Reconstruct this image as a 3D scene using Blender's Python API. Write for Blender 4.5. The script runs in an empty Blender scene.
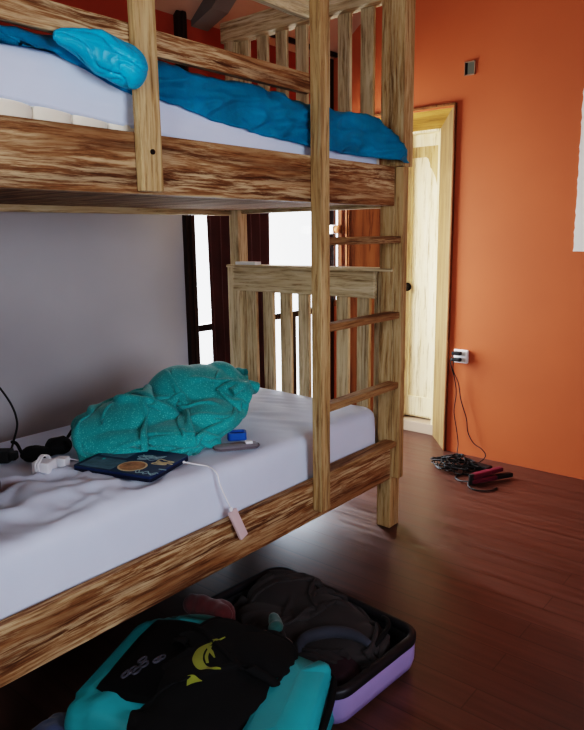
import bpy, bmesh, math, random
from mathutils import Vector, Matrix, noise
random.seed(7)
sc = bpy.context.scene
col = sc.collection

# ------------------------------------------------------------------ materials
def new_mat(name):
    m = bpy.data.materials.new(name); m.use_nodes = True
    nt = m.node_tree
    b = nt.nodes['Principled BSDF']
    return m, nt, b

def s2l(c):
    f = lambda v: v/12.92 if v <= .04045 else ((v+.055)/1.055)**2.4
    return tuple(f(v/255) for v in c) + (1,)

def N(nt, t, **kw):
    n = nt.nodes.new(t)
    for k, v in kw.items():
        if k in n.inputs.keys(): n.inputs[k].default_value = v
        else: setattr(n, k, v)
    return n

def obj_coords(nt, scale, rnd=True):
    tc = N(nt, 'ShaderNodeTexCoord'); mp = N(nt, 'ShaderNodeMapping')
    mp.inputs['Scale'].default_value = scale
    if rnd:
        oi = N(nt, 'ShaderNodeObjectInfo')
        mul = N(nt, 'ShaderNodeMath', operation='MULTIPLY'); mul.inputs[1].default_value = 37.0
        nt.links.new(oi.outputs['Random'], mul.inputs[0])
        add = N(nt, 'ShaderNodeVectorMath', operation='ADD')
        nt.links.new(tc.outputs['Object'], add.inputs[0]); nt.links.new(mul.outputs[0], add.inputs[1])
        nt.links.new(add.outputs[0], mp.inputs['Vector'])
    else:
        nt.links.new(tc.outputs['Object'], mp.inputs['Vector'])
    return mp.outputs['Vector']

def ramp(nt, stops):
    r = N(nt, 'ShaderNodeValToRGB'); e = r.color_ramp.elements
    e[0].position, e[0].color = stops[0]; e[1].position, e[1].color = stops[1]
    for p, c in stops[2:]:
        x = e.new(p); x.color = c
    return r

def mix(nt, fac, a, b, mode='MIX'):
    m = N(nt, 'ShaderNodeMix', data_type='RGBA', blend_type=mode)
    for sock, v in ((m.inputs[0], fac), (m.inputs[6], a), (m.inputs[7], b)):
        if hasattr(v, 'links'): nt.links.new(v, sock)
        else: sock.default_value = v
    return m.outputs[2]

def bump(nt, b, height, strength=.2, dist=.004):
    n = N(nt, 'ShaderNodeBump'); n.inputs['Strength'].default_value = strength
    n.inputs['Distance'].default_value = dist
    nt.links.new(height, n.inputs['Height']); nt.links.new(n.outputs[0], b.inputs['Normal'])

def plain(name, c, rough=.6, spec=.3, metal=0, var=.12, vscale=6, bmp=0):
    m, nt, b = new_mat(name)
    v = obj_coords(nt, (vscale,)*3)
    n = N(nt, 'ShaderNodeTexNoise', Scale=1.0, Detail=4.0)
    nt.links.new(v, n.inputs['Vector'])
    c = s2l(c)
    lo = tuple(x*(1-var) for x in c[:3])+(1,); hi = tuple(min(1, x*(1+var)) for x in c[:3])+(1,)
    r = ramp(nt, [(.3, lo), (.7, hi)]); nt.links.new(n.outputs[0], r.inputs[0])
    nt.links.new(r.outputs[0], b.inputs['Base Color'])
    b.inputs['Roughness'].default_value = rough
    b.inputs['Specular IOR Level'].default_value = spec
    b.inputs['Metallic'].default_value = metal
    if bmp:
        n2 = N(nt, 'ShaderNodeTexNoise', Scale=14.0, Detail=3.0); nt.links.new(v, n2.inputs['Vector'])
        bump(nt, b, n2.outputs[0], bmp)
    return m

def wood(name, axis, dark, mid, light, wash=.5, rough=.62, s=1.0):
    """weathered limed teak with the grain along the given axis (0 x, 1 y, 2 z)"""
    m, nt, b = new_mat(name)
    def sc3(a, c):
        t = [c]*3; t[axis] = a; return tuple(t)
    base_v = obj_coords(nt, (1, 1, 1))
    mpw = N(nt, 'ShaderNodeMapping'); mpw.inputs['Scale'].default_value = sc3(2.2, 7); nt.links.new(base_v, mpw.inputs['Vector'])
    warp = N(nt, 'ShaderNodeTexNoise', Scale=1.0, Detail=2.0); nt.links.new(mpw.outputs[0], warp.inputs['Vector'])
    wsub = N(nt, 'ShaderNodeVectorMath', operation='MULTIPLY_ADD')
    nt.links.new(warp.outputs['Color'], wsub.inputs[0]); wsub.inputs[1].default_value = (.045,)*3
    nt.links.new(base_v, wsub.inputs[2])
    def grain(a, c, detail, rgh=.6):
        mp = N(nt, 'ShaderNodeMapping'); mp.inputs['Scale'].default_value = sc3(a, c)
        nt.links.new(wsub.outputs[0], mp.inputs['Vector'])
        n = N(nt, 'ShaderNodeTexNoise', Scale=1.0, Detail=detail, Roughness=rgh)
        nt.links.new(mp.outputs[0], n.inputs['Vector']); return n.outputs[0]
    g1 = grain(1.3*s, 26*s, 5.0); g2 = grain(4.5*s, 92*s, 5.0, .72); g3 = grain(1.5, 9, 3.0)
    r1 = ramp(nt, [(.32, s2l(dark)), (.50, s2l(mid)), (.70, s2l(tuple(int(.6*x+.4*y) for x, y in zip(mid, light))))])
    nt.links.new(g1, r1.inputs[0])
    w = ramp(nt, [(.47, (0, 0, 0, 1)), (.60, (1, 1, 1, 1))]); nt.links.new(g2, w.inputs[0])
    p = ramp(nt, [(.38, (.15, .15, .15, 1)), (.60, (1, 1, 1, 1))]); nt.links.new(g3, p.inputs[0])
    mm = N(nt, 'ShaderNodeMath', operation='MULTIPLY'); nt.links.new(w.outputs[0], mm.inputs[0]); nt.links.new(p.outputs[0], mm.inputs[1])
    m2 = N(nt, 'ShaderNodeMath', operation='MULTIPLY'); nt.links.new(mm.outputs[0], m2.inputs[0]); m2.inputs[1].default_value = wash
    c1 = mix(nt, m2.outputs[0], r1.outputs[0], s2l(light))
    dk = ramp(nt, [(.36, (.42, .36, .30, 1)), (.46, (1, 1, 1, 1))]); nt.links.new(g2, dk.inputs[0])
    c2 = mix(nt, .8, c1, dk.outputs[0], 'MULTIPLY')
    nt.links.new(c2, b.inputs['Base Color'])
    b.inputs['Roughness'].default_value = rough; b.inputs['Specular IOR Level'].default_value = .2
    bump(nt, b, g2, .4, .003)
    return m

RD = ((86, 54, 30), (132, 91, 56), (206, 180, 142))     # rails, brown and limed
TN = ((112, 86, 54), (168, 135, 91), (218, 198, 158))    # posts and ladder, tan
GR = ((138, 117, 86), (186, 163, 126), (228, 212, 182))  # end boards, greyer
rail_y = wood('limed_teak_rail', 1, *RD, wash=.85)
rail_x = wood('limed_teak_cross_rail', 0, *RD, wash=.4, rough=.95)
tan_z = wood('tan_teak_upright', 2, *TN, wash=.5)
tan_y = wood('tan_teak_guard', 1, *TN, wash=.5)
brown_y = wood('brown_teak_rung', 1, (84, 58, 36), (138, 102, 66), (200, 172, 130), wash=.5)
grey_x = wood('grey_teak_rail', 0, *GR, wash=.5)
grey_y = wood('grey_teak_guard', 1, *GR, wash=.5)
grey_z = wood('grey_teak_slat', 2, *GR, wash=.5)
door_z = wood('door_frame_wood', 2, (88, 66, 40), (116, 92, 60), (152, 128, 92), wash=.3, s=.6)  # weaker light on the right jamb is put into this darker tone
door_x = wood('door_head_wood', 0, (128, 94, 40), (164, 126, 62), (200, 168, 106), wash=.3, s=.6)  # head copy of the frame wood, yellow bounce light put into its colour
jamb_z = wood('door_jamb_shade_wood', 2, (78, 44, 22), (112, 66, 36), (150, 100, 62), wash=.15, s=.6)  # frame wood again, with the left jamb's shade put into the brown
leaf_z = wood('pale_lit_door_leaf_wood', 2, (226, 204, 158), (240, 224, 186), (250, 242, 220), wash=.4, s=.7)  # strong light on the leaf is put into this near-white cream
dark_z = wood('dark_stained_post', 2, (22, 10, 7), (40, 20, 14), (62, 36, 26), wash=.1, rough=.45)

def plaster(name, c, rough=.75):
    m, nt, b = new_mat(name)
    v = obj_coords(nt, (1, 1, 1), False)
    n1 = N(nt, 'ShaderNodeTexNoise', Scale=1.6, Detail=4.0); nt.links.new(v, n1.inputs['Vector'])
    c = s2l(c)
    r = ramp(nt, [(.3, tuple(x*.92 for x in c[:3])+(1,)), (.7, tuple(min(1, x*1.06) for x in c[:3])+(1,))])
    nt.links.new(n1.outputs[0], r.inputs[0]); nt.links.new(r.outputs[0], b.inputs['Base Color'])
    b.inputs['Roughness'].default_value = rough; b.inputs['Specular IOR Level'].default_value = .3
    n2 = N(nt, 'ShaderNodeTexNoise', Scale=60.0, Detail=3.0); nt.links.new(v, n2.inputs['Vector'])
    bump(nt, b, n2.outputs[0], .08, .002)
    return m
orange = plaster('orange_wall_paint', (180, 95, 58), .6)
white_wall = plaster('white_wall_paint', (172, 170, 174))
pink_ceiling = plaster('pinkish_ceiling_paint', (176, 138, 116))
pale_wall = plaster('pale_reveal_paint', (235, 225, 205))

def floor_mat():
    m, nt, b = new_mat('red_brown_plank_floor')
    v = obj_coords(nt, (1, 1, 1), False)
    br = N(nt, 'ShaderNodeTexBrick', Scale=1.0)
    br.inputs['Mortar Size'].default_value = .0022; br.inputs['Brick Width'].default_value = 3.6
    br.inputs['Row Height'].default_value = .115; br.inputs['Bias'].default_value = 0
    br.inputs['Color1'].default_value = s2l((78, 51, 43)); br.inputs['Color2'].default_value = s2l((87, 57, 48))
    br.inputs['Mortar'].default_value = s2l((62, 39, 32)); br.offset = .37
    nt.links.new(v, br.inputs['Vector'])
    mp = N(nt, 'ShaderNodeMapping'); mp.inputs['Scale'].default_value = (2.2, 34, 1); nt.links.new(v, mp.inputs['Vector'])
    n = N(nt, 'ShaderNodeTexNoise', Scale=1.0, Detail=6.0); nt.links.new(mp.outputs[0], n.inputs['Vector'])
    r = ramp(nt, [(.3, (.6, .56, .54, 1)), (.7, (1.15, 1.12, 1.1, 1))]); nt.links.new(n.outputs[0], r.inputs[0])
    c = mix(nt, 1.0, br.outputs['Color'], r.outputs[0], 'MULTIPLY')
    nt.links.new(c, b.inputs['Base Color'])
    rr = ramp(nt, [(.3, (.30, .30, .30, 1)), (.7, (.46, .46, .46, 1))]); nt.links.new(n.outputs[0], rr.inputs[0])
    nt.links.new(rr.outputs[0], b.inputs['Roughness'])
    b.inputs['Specular IOR Level'].default_value = .5
    bump(nt, b, br.outputs['Fac'], -.25, .002)
    return m
floor_m = floor_mat()

def cloth(name, c, rough=.85, weave=220, var=.15, sheen=.2, wr=0):
    m, nt, b = new_mat(name)
    v = obj_coords(nt, (1, 1, 1))
    n = N(nt, 'ShaderNodeTexNoise', Scale=7.0, Detail=4.0); nt.links.new(v, n.inputs['Vector'])
    c = s2l(c)
    r = ramp(nt, [(.3, tuple(x*(1-var) for x in c[:3])+(1,)), (.7, tuple(min(1, x*(1+var)) for x in c[:3])+(1,))])
    nt.links.new(n.outputs[0], r.inputs[0]); nt.links.new(r.outputs[0], b.inputs['Base Color'])
    b.inputs['Roughness'].default_value = rough; b.inputs['Sheen Weight'].default_value = sheen
    b.inputs['Specular IOR Level'].default_value = .25
    n2 = N(nt, 'ShaderNodeTexNoise', Scale=float(weave) if not wr else float(wr), Detail=2.0 if not wr else 4.0)
    nt.links.new(v, n2.inputs['Vector'])
    bump(nt, b, n2.outputs[0], .15 if not wr else .35, .002 if not wr else .01)
    return m, nt, b, r
sheet_m = cloth('white_fitted_sheet', (208, 218, 236), var=.02, sheen=.0, wr=9)[0]
quilt_m = cloth('cream_quilted_ticking', (232, 222, 202), var=.04)[0]
black_cloth = cloth('black_cloth', (8, 8, 10), sheen=0)[0]
mesh_cloth = cloth('black_mesh_cloth', (10, 11, 14), rough=.6, sheen=0)[0]
curtain_m = cloth('dark_brown_curtain', (58, 30, 26), var=.2)[0]
jacket_m = cloth('grey_brown_jacket_cloth', (44, 39, 39), var=.25, sheen=.05)[0]  # jacket and other luggage cloths darkened in place of under-bed shade
jacket2_m = cloth('grey_jacket_collar', (48, 50, 58), var=.2, sheen=.05)[0]
denim_m = cloth('blue_grey_denim', (60, 70, 96), var=.3)[0]
maroon_m = cloth('maroon_cloth', (84, 32, 34), var=.5)[0]
tan_m = cloth('tan_cloth', (84, 62, 48))[0]
turq_m = cloth('turquoise_nylon', (34, 140, 148), rough=.42, sheen=0, var=.08)[0]
teal_dark = cloth('dark_teal_nylon', (26, 76, 74), rough=.5)[0]

def blanket_mat():
    m, nt, b, r = cloth('teal_patterned_cotton', (18, 150, 152), var=.16)
    v = obj_coords(nt, (1, 1, 1))
    out = r.outputs[0]
    for scl, th, f in ((105, .2, .42), (210, .2, .38)):
        vo = N(nt, 'ShaderNodeTexVoronoi', Scale=float(scl)); nt.links.new(v, vo.inputs['Vector'])
        mk = ramp(nt, [(th, (1, 1, 1, 1)), (th+.08, (0, 0, 0, 1))]); nt.links.new(vo.outputs['Distance'], mk.inputs[0])
        mm = N(nt, 'ShaderNodeMath', operation='MULTIPLY'); nt.links.new(mk.outputs[0], mm.inputs[0]); mm.inputs[1].default_value = f
        out = mix(nt, mm.outputs[0], out, s2l((128, 214, 204)))
    nt.links.new(out, b.inputs['Base Color'])
    return m
blanket_m = blanket_mat()

def satin_mat():
    m, nt, b, r = cloth('turquoise_blue_satin', (0, 158, 198), rough=.32, sheen=0, var=.2)
    v = obj_coords(nt, (1, 1, 1))
    vo = N(nt, 'ShaderNodeTexVoronoi', Scale=26.0); nt.links.new(v, vo.inputs['Vector'])
    mk = ramp(nt, [(.12, (.5, .5, .5, 1)), (.22, (0, 0, 0, 1))]); nt.links.new(vo.outputs['Distance'], mk.inputs[0])
    out = mix(nt, mk.outputs[0], r.outputs[0], s2l((30, 160, 192)))
    nt.links.new(out, b.inputs['Base Color'])
    n2 = N(nt, 'ShaderNodeTexNoise', Scale=16.0, Detail=5.0); nt.links.new(v, n2.inputs['Vector'])
    bump(nt, b, n2.outputs[0], .5, .012)
    return m
satin_m = satin_mat()

black_pl = plain('black_plastic', (18, 18, 20), .55)
white_pl = plain('white_plastic', (232, 232, 236), .35, var=.03)
grey_metal = plain('grey_metal', (150, 150, 152), .35, metal=.7)
dark_metal = plain('dark_metal', (40, 34, 30), .45, metal=.6)
navy = plain('navy_laptop_lid', (24, 48, 86), .45)
navy_dark = plain('navy_laptop_base', (16, 26, 48), .5)
pink_pl = plain('pale_pink_metal', (206, 180, 180), .4, var=.03)
lavender = plain('lavender_shell', (146, 130, 178), .35, var=.06)
lining = plain('black_lining', (20, 19, 22), .8)
blue_rub = plain('bright_blue_rubber', (20, 92, 178), .5)
blue_dark = plain('dark_blue_rubber', (14, 46, 96), .6)
grey_felt = cloth('grey_felt', (128, 124, 132))[0]
brown_lea = cloth('dark_brown_cloth', (44, 30, 26))[0]
hot_pink = plain('dark_pink_plastic', (96, 32, 52), .35)
paper_m = plain('white_paper', (226, 226, 222), .8, var=.05, vscale=3)
lime = plain('lime_green_print', (128, 134, 52), .5)
print_grey = plain('grey_print', (62, 62, 70), .7, var=.5, vscale=40)
box_grey = plain('grey_enamel', (86, 86, 78), .6)
st_grey = plain('grey_green_print', (84, 116, 132), .5, var=.3, vscale=30)
st_tan = plain('tan_print', (176, 132, 92), .5, var=.4, vscale=40)
st_cream = plain('cream_print', (206, 190, 152), .5)
st_white = plain('pale_doodle_print', (150, 180, 190), .5)

def glass_mat():
    m, nt, b = new_mat('clear_window_glass')
    out = nt.nodes['Material Output']
    tr = N(nt, 'ShaderNodeBsdfTransparent'); gl = N(nt, 'ShaderNodeBsdfGlossy', Roughness=.02)
    fr = N(nt, 'ShaderNodeFresnel', IOR=1.45); mx = N(nt, 'ShaderNodeMixShader')
    mul = N(nt, 'ShaderNodeMath', operation='MULTIPLY'); mul.inputs[1].default_value = .15
    nt.links.new(fr.outputs[0], mul.inputs[0]); nt.links.new(mul.outputs[0], mx.inputs[0])
    nt.links.new(tr.outputs[0], mx.inputs[1]); nt.links.new(gl.outputs[0], mx.inputs[2])
    nt.links.new(mx.outputs[0], out.inputs['Surface'])
    return m
glass = glass_mat()

# ------------------------------------------------------------------ mesh helpers
def add_box(bm, x0, x1, y0, y1, z0, z1, bev=.004, seg=2, M=None):
    r = bmesh.ops.create_cube(bm, size=1)
    vs = r['verts']
    S = Matrix.Translation(((x0+x1)/2, (y0+y1)/2, (z0+z1)/2)) @ Matrix.Diagonal((abs(x1-x0), abs(y1-y0), abs(z1-z0), 1))
    bmesh.ops.transform(bm, matrix=S, verts=vs)
    if bev:
        bev = min(bev, .45*min(abs(x1-x0), abs(y1-y0), abs(z1-z0)))
        es = list({e for v in vs for e in v.link_edges})
        r2 = bmesh.ops.bevel(bm, geom=es, offset=bev, segments=seg, affect='EDGES', profile=.6)
        vs = list({v for f in r2['faces'] for v in f.verts} | {v for v in vs if v.is_valid})
    if M is not None: bmesh.ops.transform(bm, matrix=M, verts=vs)
    return vs

def catmull(pts, n=6):
    P = [Vector(p) for p in pts]
    if len(P) < 3: return P
    P = [2*P[0]-P[1]] + P + [2*P[-1]-P[-2]]
    out = []
    for i in range(1, len(P)-2):
        a, b, c, d = P[i-1:i+3]
        for k in range(n):
            t = k/n
            out.append(.5*((2*b)+(c-a)*t+(2*a-5*b+4*c-d)*t*t+(3*b-a-3*c+d)*t**3))
    out.append(P[-2])
    return out

def add_tube(bm, pts, r, sides=7, smooth=6):
    P = catmull(pts, smooth) if smooth else [Vector(p) for p in pts]
    rings = []; up = Vector((.13, .21, .97))
    for i, p in enumerate(P):
        t = (P[min(i+1, len(P)-1)]-P[max(i-1, 0)]).normalized()
        a = t.cross(up)
        if a.length < 1e-4: a = t.cross(Vector((1, 0, 0)))
        a.normalize(); b = a.cross(t).normalized(); up = b
        rr = r(i/(len(P)-1)) if callable(r) else r
        rings.append([bm.verts.new(p+rr*(math.cos(q)*a+math.sin(q)*b)) for q in (2*math.pi*k/sides for k in range(sides))])
    for i in range(len(rings)-1):
        for k in range(sides):
            bm.faces.new((rings[i][k], rings[i][(k+1) % sides], rings[i+1][(k+1) % sides], rings[i+1][k]))
    bm.faces.new(rings[0][::-1]); bm.faces.new(rings[-1])

def add_cyl(bm, p, axis, r, h, seg=20, r2=None):
    d = bmesh.ops.create_cone(bm, cap_ends=True, segments=seg, radius1=r, radius2=r if r2 is None else r2, depth=h)
    q = Vector((0, 0, 1)).rotation_difference(Vector(axis)).to_matrix().to_4x4()
    bmesh.ops.transform(bm, matrix=Matrix.Translation(p) @ q, verts=d['verts'])
    return d['verts']

def add_grid(bm, nu, nv, fn):
    """open surface fn(u, v) -> point"""
    g = [[bm.verts.new(fn(i/nu, j/nv)) for j in range(nv+1)] for i in range(nu+1)]
    for i in range(nu):
        for j in range(nv):
            bm.faces.new((g[i][j], g[i+1][j], g[i+1][j+1], g[i][j+1]))

def add_poly(bm, pts, thick, M):
    """flat polygon prism, pts in local xy, extruded up by thick"""
    lo = [bm.verts.new(M @ Vector((x, y, 0))) for x, y in pts]
    hi = [bm.verts.new(M @ Vector((x, y, thick))) for x, y in pts]
    bm.faces.new(lo[::-1]); bm.faces.new(hi)
    n = len(pts)
    for i in range(n): bm.faces.new((lo[i], lo[(i+1) % n], hi[(i+1) % n], hi[i]))

def rrect(w, d, r, n=6):
    out = []
    for cx_, cy_, a0 in ((w/2-r, d/2-r, 0), (-w/2+r, d/2-r, 90), (-w/2+r, -d/2+r, 180), (w/2-r, -d/2+r, 270)):
        for k in range(n+1):
            a = math.radians(a0+90*k/n); out.append((cx_+r*math.cos(a), cy_+r*math.sin(a)))
    return out

def oval(rx, ry, n=28): return [(rx*math.cos(2*math.pi*k/n), ry*math.sin(2*math.pi*k/n)) for k in range(n)]

def obj(name, bm, mat, parent=None, smooth=False, origin=None):
    bmesh.ops.recalc_face_normals(bm, faces=bm.faces)
    if isinstance(bm, bmesh.types.BMesh):
        me = bpy.data.meshes.new(name)
        lo = Vector((min(v.co[i] for v in bm.verts) for i in range(3)))
        hi = Vector((max(v.co[i] for v in bm.verts) for i in range(3)))
        c = (lo+hi)/2 if origin is None else Vector(origin)
        for v in bm.verts: v.co -= c
        bm.to_mesh(me); bm.free()
    me.materials.append(mat)
    if smooth:
        for p in me.polygons: p.use_smooth = True
    o = bpy.data.objects.new(name, me); col.objects.link(o)
    if parent is not None:
        o.parent = parent; o.location = c - world_loc(parent)
    else: o.location = c
    return o

def world_loc(o):
    v = Vector(o.location)
    while o.parent: o = o.parent; v += Vector(o.location)
    return v

def tag(o, label, cat, group=None):
    o['label'] = label; o['category'] = cat
    if group: o['group'] = group
    return o

def thing(name, loc, label, cat, group=None):
    o = bpy.data.objects.new(name, None); col.objects.link(o); o.location = loc
    o.empty_display_size = .05
    return tag(o, label, cat, group)

def struct(name, bm, mat, parent=None, smooth=False):
    o = obj(name, bm, mat, parent, smooth)
    if parent is None: o['kind'] = 'structure'
    return o

def box_obj(name, dims, mat, parent=None, bev=.004, **kw):
    bm = bmesh.new(); add_box(bm, *dims, bev=bev); return obj(name, bm, mat, parent, **kw)

def blob_bm(prims, voxel=.012, smooth_it=4, disp=None, zmin=None, zmax=None):
    """union of ellipsoids (centre, radii, rotation z, tilt) -> one continuous skin"""
    bm = bmesh.new()
    for p in prims:
        c, r = p[0], p[1]; rz = p[2] if len(p) > 2 else 0; ry = p[3] if len(p) > 3 else 0
        d = bmesh.ops.create_icosphere(bm, subdivisions=4, radius=1)
        M = Matrix.Translation(c) @ Matrix.Rotation(math.radians(rz), 4, 'Z') @ Matrix.Rotation(math.radians(ry), 4, 'Y') @ Matrix.Diagonal((*r, 1))
        bmesh.ops.transform(bm, matrix=M, verts=d['verts'])
    me = bpy.data.meshes.new('tmp'); bm.to_mesh(me); bm.free()
    o = bpy.data.objects.new('tmp', me); col.objects.link(o)
    md = o.modifiers.new('r', 'REMESH'); md.mode = 'VOXEL'; md.voxel_size = voxel
    dg = bpy.context.evaluated_depsgraph_get()
    m2 = bpy.data.meshes.new_from_object(o.evaluated_get(dg))
    bpy.data.objects.remove(o); bpy.data.meshes.remove(me)
    bm = bmesh.new(); bm.from_mesh(m2); bpy.data.meshes.remove(m2)
    for _ in range(smooth_it): bmesh.ops.smooth_vert(bm, verts=bm.verts, factor=.5, use_axis_x=True, use_axis_y=True, use_axis_z=True)
    bm.normal_update()
    if disp:
        mv = [(v, v.normal*disp(v.co)) for v in bm.verts]
        for v, d in mv: v.co += d
    for v in bm.verts:
        if zmin is not None and v.co.z < zmin: v.co.z = zmin + .0005*noise.noise(v.co*30)
        if zmax is not None and v.co.z > zmax: v.co.z = zmax
    return bm

def ridges(freq, amp, direction=(1, 0, 0), stretch=3.0, seed=0):
    """fold lines running along a direction"""
    d = Vector(direction).normalized(); off = Vector((seed*3.1, seed*1.7, seed*2.3))
    def f(co):
        c = co - d*co.dot(d)*(1-1/stretch)
        w = Vector(noise.noise_vector(c*freq*.5+off))*.6
        n = noise.noise(c*freq+w+off)
        m = noise.noise(c*freq*2.3+w*1.3+off*2)
        return amp*((1-abs(n)*2.2)*.75 + (1-abs(m)*2.2)*.35 - .45)
    return f

def creases(freq, depth, width, direction=(1, 0, 0), stretch=3.0, seed=0, swell=.6):
    """soft swellings cut by narrow sharp valleys, like gathered cloth"""
    d = Vector(direction).normalized(); off = Vector((seed*2.7, seed*4.1, seed*1.3))
    def f(co):
        c = co - d*co.dot(d)*(1-1/stretch)
        w = Vector(noise.noise_vector(co*freq*.45+off))*.7
        n = noise.noise(c*freq+w+off); m = noise.noise(c*freq*1.9+w*1.5+off*3)
        return depth*(-math.exp(-(n/width)**2) - .5*math.exp(-(m/width)**2) + swell*noise.noise(co*freq*.6+off*2))
    return f

import numpy as np
def drape(nx, ny, W, D, centre, rot, comp, z_start, ells, ground, bound=None, steps=150, sweeps=10, seed=0, bend=.25, jitter=.02, smooth=2, grip=1.0):
    """let a square of cloth (W x D, squeezed by comp) fall over ellipsoids and a ground height; returns its grid of points"""
    rng = np.random.default_rng(seed)
    u = np.linspace(-.5, .5, nx)[:, None]*np.ones(ny)[None]; v = np.linspace(-.5, .5, ny)[None]*np.ones(nx)[:, None]
    c, s_ = math.cos(math.radians(rot)), math.sin(math.radians(rot))
    lx, ly = u*W*comp, v*D*comp
    P = np.stack([centre[0]+lx*c-ly*s_, centre[1]+lx*s_+ly*c, np.full((nx, ny), z_start)], -1)
    low = rng.normal(size=(8, 5))
    for a in low: P[..., 2] += jitter*a[0]*np.sin(u*a[1]*9+v*a[2]*9+a[3]*3)
    P += rng.normal(size=P.shape)*.0015
    prev = P.copy()
    hx, hy = W/(nx-1), D/(ny-1)
    E = []
    for rep_ in (0, 1):
        E.append((np.s_[rep_:-1:2, :], np.s_[rep_+1::2, :], hx, 1)); E.append((np.s_[:, rep_:-1:2], np.s_[:, rep_+1::2], hy, 1))
    hd = math.hypot(hx, hy)
    for rep_ in (0, 1):
        E.append((np.s_[rep_:-1:2, :-1], np.s_[rep_+1::2, 1:], hd, .5)); E.append((np.s_[rep_:-1:2, 1:], np.s_[rep_+1::2, :-1], hd, .5))
    for k in (2, 4):
        for o_ in range(k):
            E.append((np.s_[o_:-k:2*k, :], np.s_[o_+k::2*k, :], hx*k, bend)); E.append((np.s_[:, o_:-k:2*k], np.s_[:, o_+k::2*k], hy*k, bend))
            E.append((np.s_[o_+k:-k:2*k, :], np.s_[o_+2*k::2*k, :], hx*k, bend)); E.append((np.s_[:, o_+k:-k:2*k], np.s_[:, o_+2*k::2*k], hy*k, bend))
    col_ = []
    for e in ells:
        rz = math.radians(e[2] if len(e) > 2 else 0)
        R = np.array(((math.cos(rz), -math.sin(rz), 0), (math.sin(rz), math.cos(rz), 0), (0, 0, 1)))
        col_.append((np.array(e[0], float), np.array(e[1], float), R))
    for st in range(steps):
        vel = (P-prev)*.93; prev = P.copy()
        P = P+vel; P[..., 2] -= .0011
        for sw in range(sweeps):
            for a, b, L, k in E:
                A, B_ = P[a], P[b]
                n0, n1 = min(A.shape[0], B_.shape[0]), min(A.shape[1], B_.shape[1])
                A, B_ = A[:n0, :n1], B_[:n0, :n1]
                d = B_-A; l = np.sqrt((d*d).sum(-1, keepdims=True))+1e-9
                dd = l-L
                if k < .4: dd = np.minimum(dd, 0)            # bending only resists folding
                corr = d/l*dd*.5*k
                A += corr; B_ -= corr
        hit = np.zeros(P.shape[:2], bool)
        for c_, r_, R in col_:
            q = ((P-c_) @ R)/r_; m = q[..., 0]**2+q[..., 1]**2
            h = np.where(m < 1, c_[2]+r_[2]*np.sqrt(np.maximum(0, 1-m)), -9.0); ins = P[..., 2] < h
            P[..., 2] = np.where(ins, h, P[..., 2]); hit |= ins
        g = P[..., 2] < ground; P[..., 2][g] = ground; hit |= g
        if bound is not None:
            bc, br, brot = bound
            rz = math.radians(brot); R = np.array(((math.cos(rz), -math.sin(rz)), (math.sin(rz), math.cos(rz))))
            q = ((P[..., :2]-np.array(bc)) @ R)/np.array(br); m = (np.abs(q)**3).sum(-1)**(1/3); o_ = m > 1
            if o_.any():
                f = np.maximum(1/m[o_], .985)[:, None]
                P[..., :2][o_] = np.array(bc)+(q[o_]*f*np.array(br)) @ R.T
        prev[hit] = prev[hit]*(1-grip)+P[hit]*grip
    for _ in range(smooth):
        Q = P.copy(); Q[1:-1, 1:-1] = P[1:-1, 1:-1]*.5+(P[2:, 1:-1]+P[:-2, 1:-1]+P[1:-1, 2:]+P[1:-1, :-2])*.125; P = Q
    return P
def cloth_bm(P, thick=.004, sub=True):
    bm = bmesh.new(); nx, ny = P.shape[:2]
    V = [[bm.verts.new(P[i, j]) for j in range(ny)] for i in range(nx)]
    for i in range(nx-1):
        for j in range(ny-1): bm.faces.new((V[i][j], V[i+1][j], V[i+1][j+1], V[i][j+1]))
    bm.normal_update()
    if thick: bmesh.ops.solidify(bm, geom=bm.faces[:], thickness=thick)
    return bm

# ------------------------------------------------------------------ setting
WX, FY = -2.85, 3.836        # left wall plane, far wall plane
RX, NY = 1.35, -1.35
CE = 2.53                     # eave height at the left wall
RIDGE_X = -1.1; RIDGE_Z = CE+.8*(RIDGE_X-WX)

box_obj('floor', (WX-.1, RX+.1, NY-.1, 5.0, -.08, 0), floor_m, bev=0)['kind'] = 'structure'

# left wall: solid part, strip over the window, sill under it
W0, W1, WZ0, WZ1 = 2.54, 3.79, .06, 2.08
bm = bmesh.new()
add_box(bm, WX-.12, WX, NY-.1, W0, 0, 1.66, bev=0)
add_box(bm, WX-.12, WX, W0, W1+.2, 0, WZ0, bev=0)
struct('wall_left', bm, white_wall)
bm = bmesh.new()
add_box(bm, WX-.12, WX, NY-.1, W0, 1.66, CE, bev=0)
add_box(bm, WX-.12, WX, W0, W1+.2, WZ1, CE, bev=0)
struct('wall_left_upper', bm, plaster('darker_orange_wall', (150, 62, 36), .6))  # upper left wall: the orange in a separate darker, redder tone
# dark timber posts
struct('trim_1', (lambda b: (add_box(b, WX-.06, WX+.03, 2.478, 2.545, 0, CE+.02, bev=.006), add_box(b, WX-.05, WX+.042, 2.505, 2.53, 0, CE+.02, bev=.004), b)[-1])(bmesh.new()), dark_z)
struct('trim_2', (lambda b: (add_box(b, WX-.08, WX+.035, 3.765, FY, 0, CE+.02, bev=.006), b)[-1])(bmesh.new()), dark_z)
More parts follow.
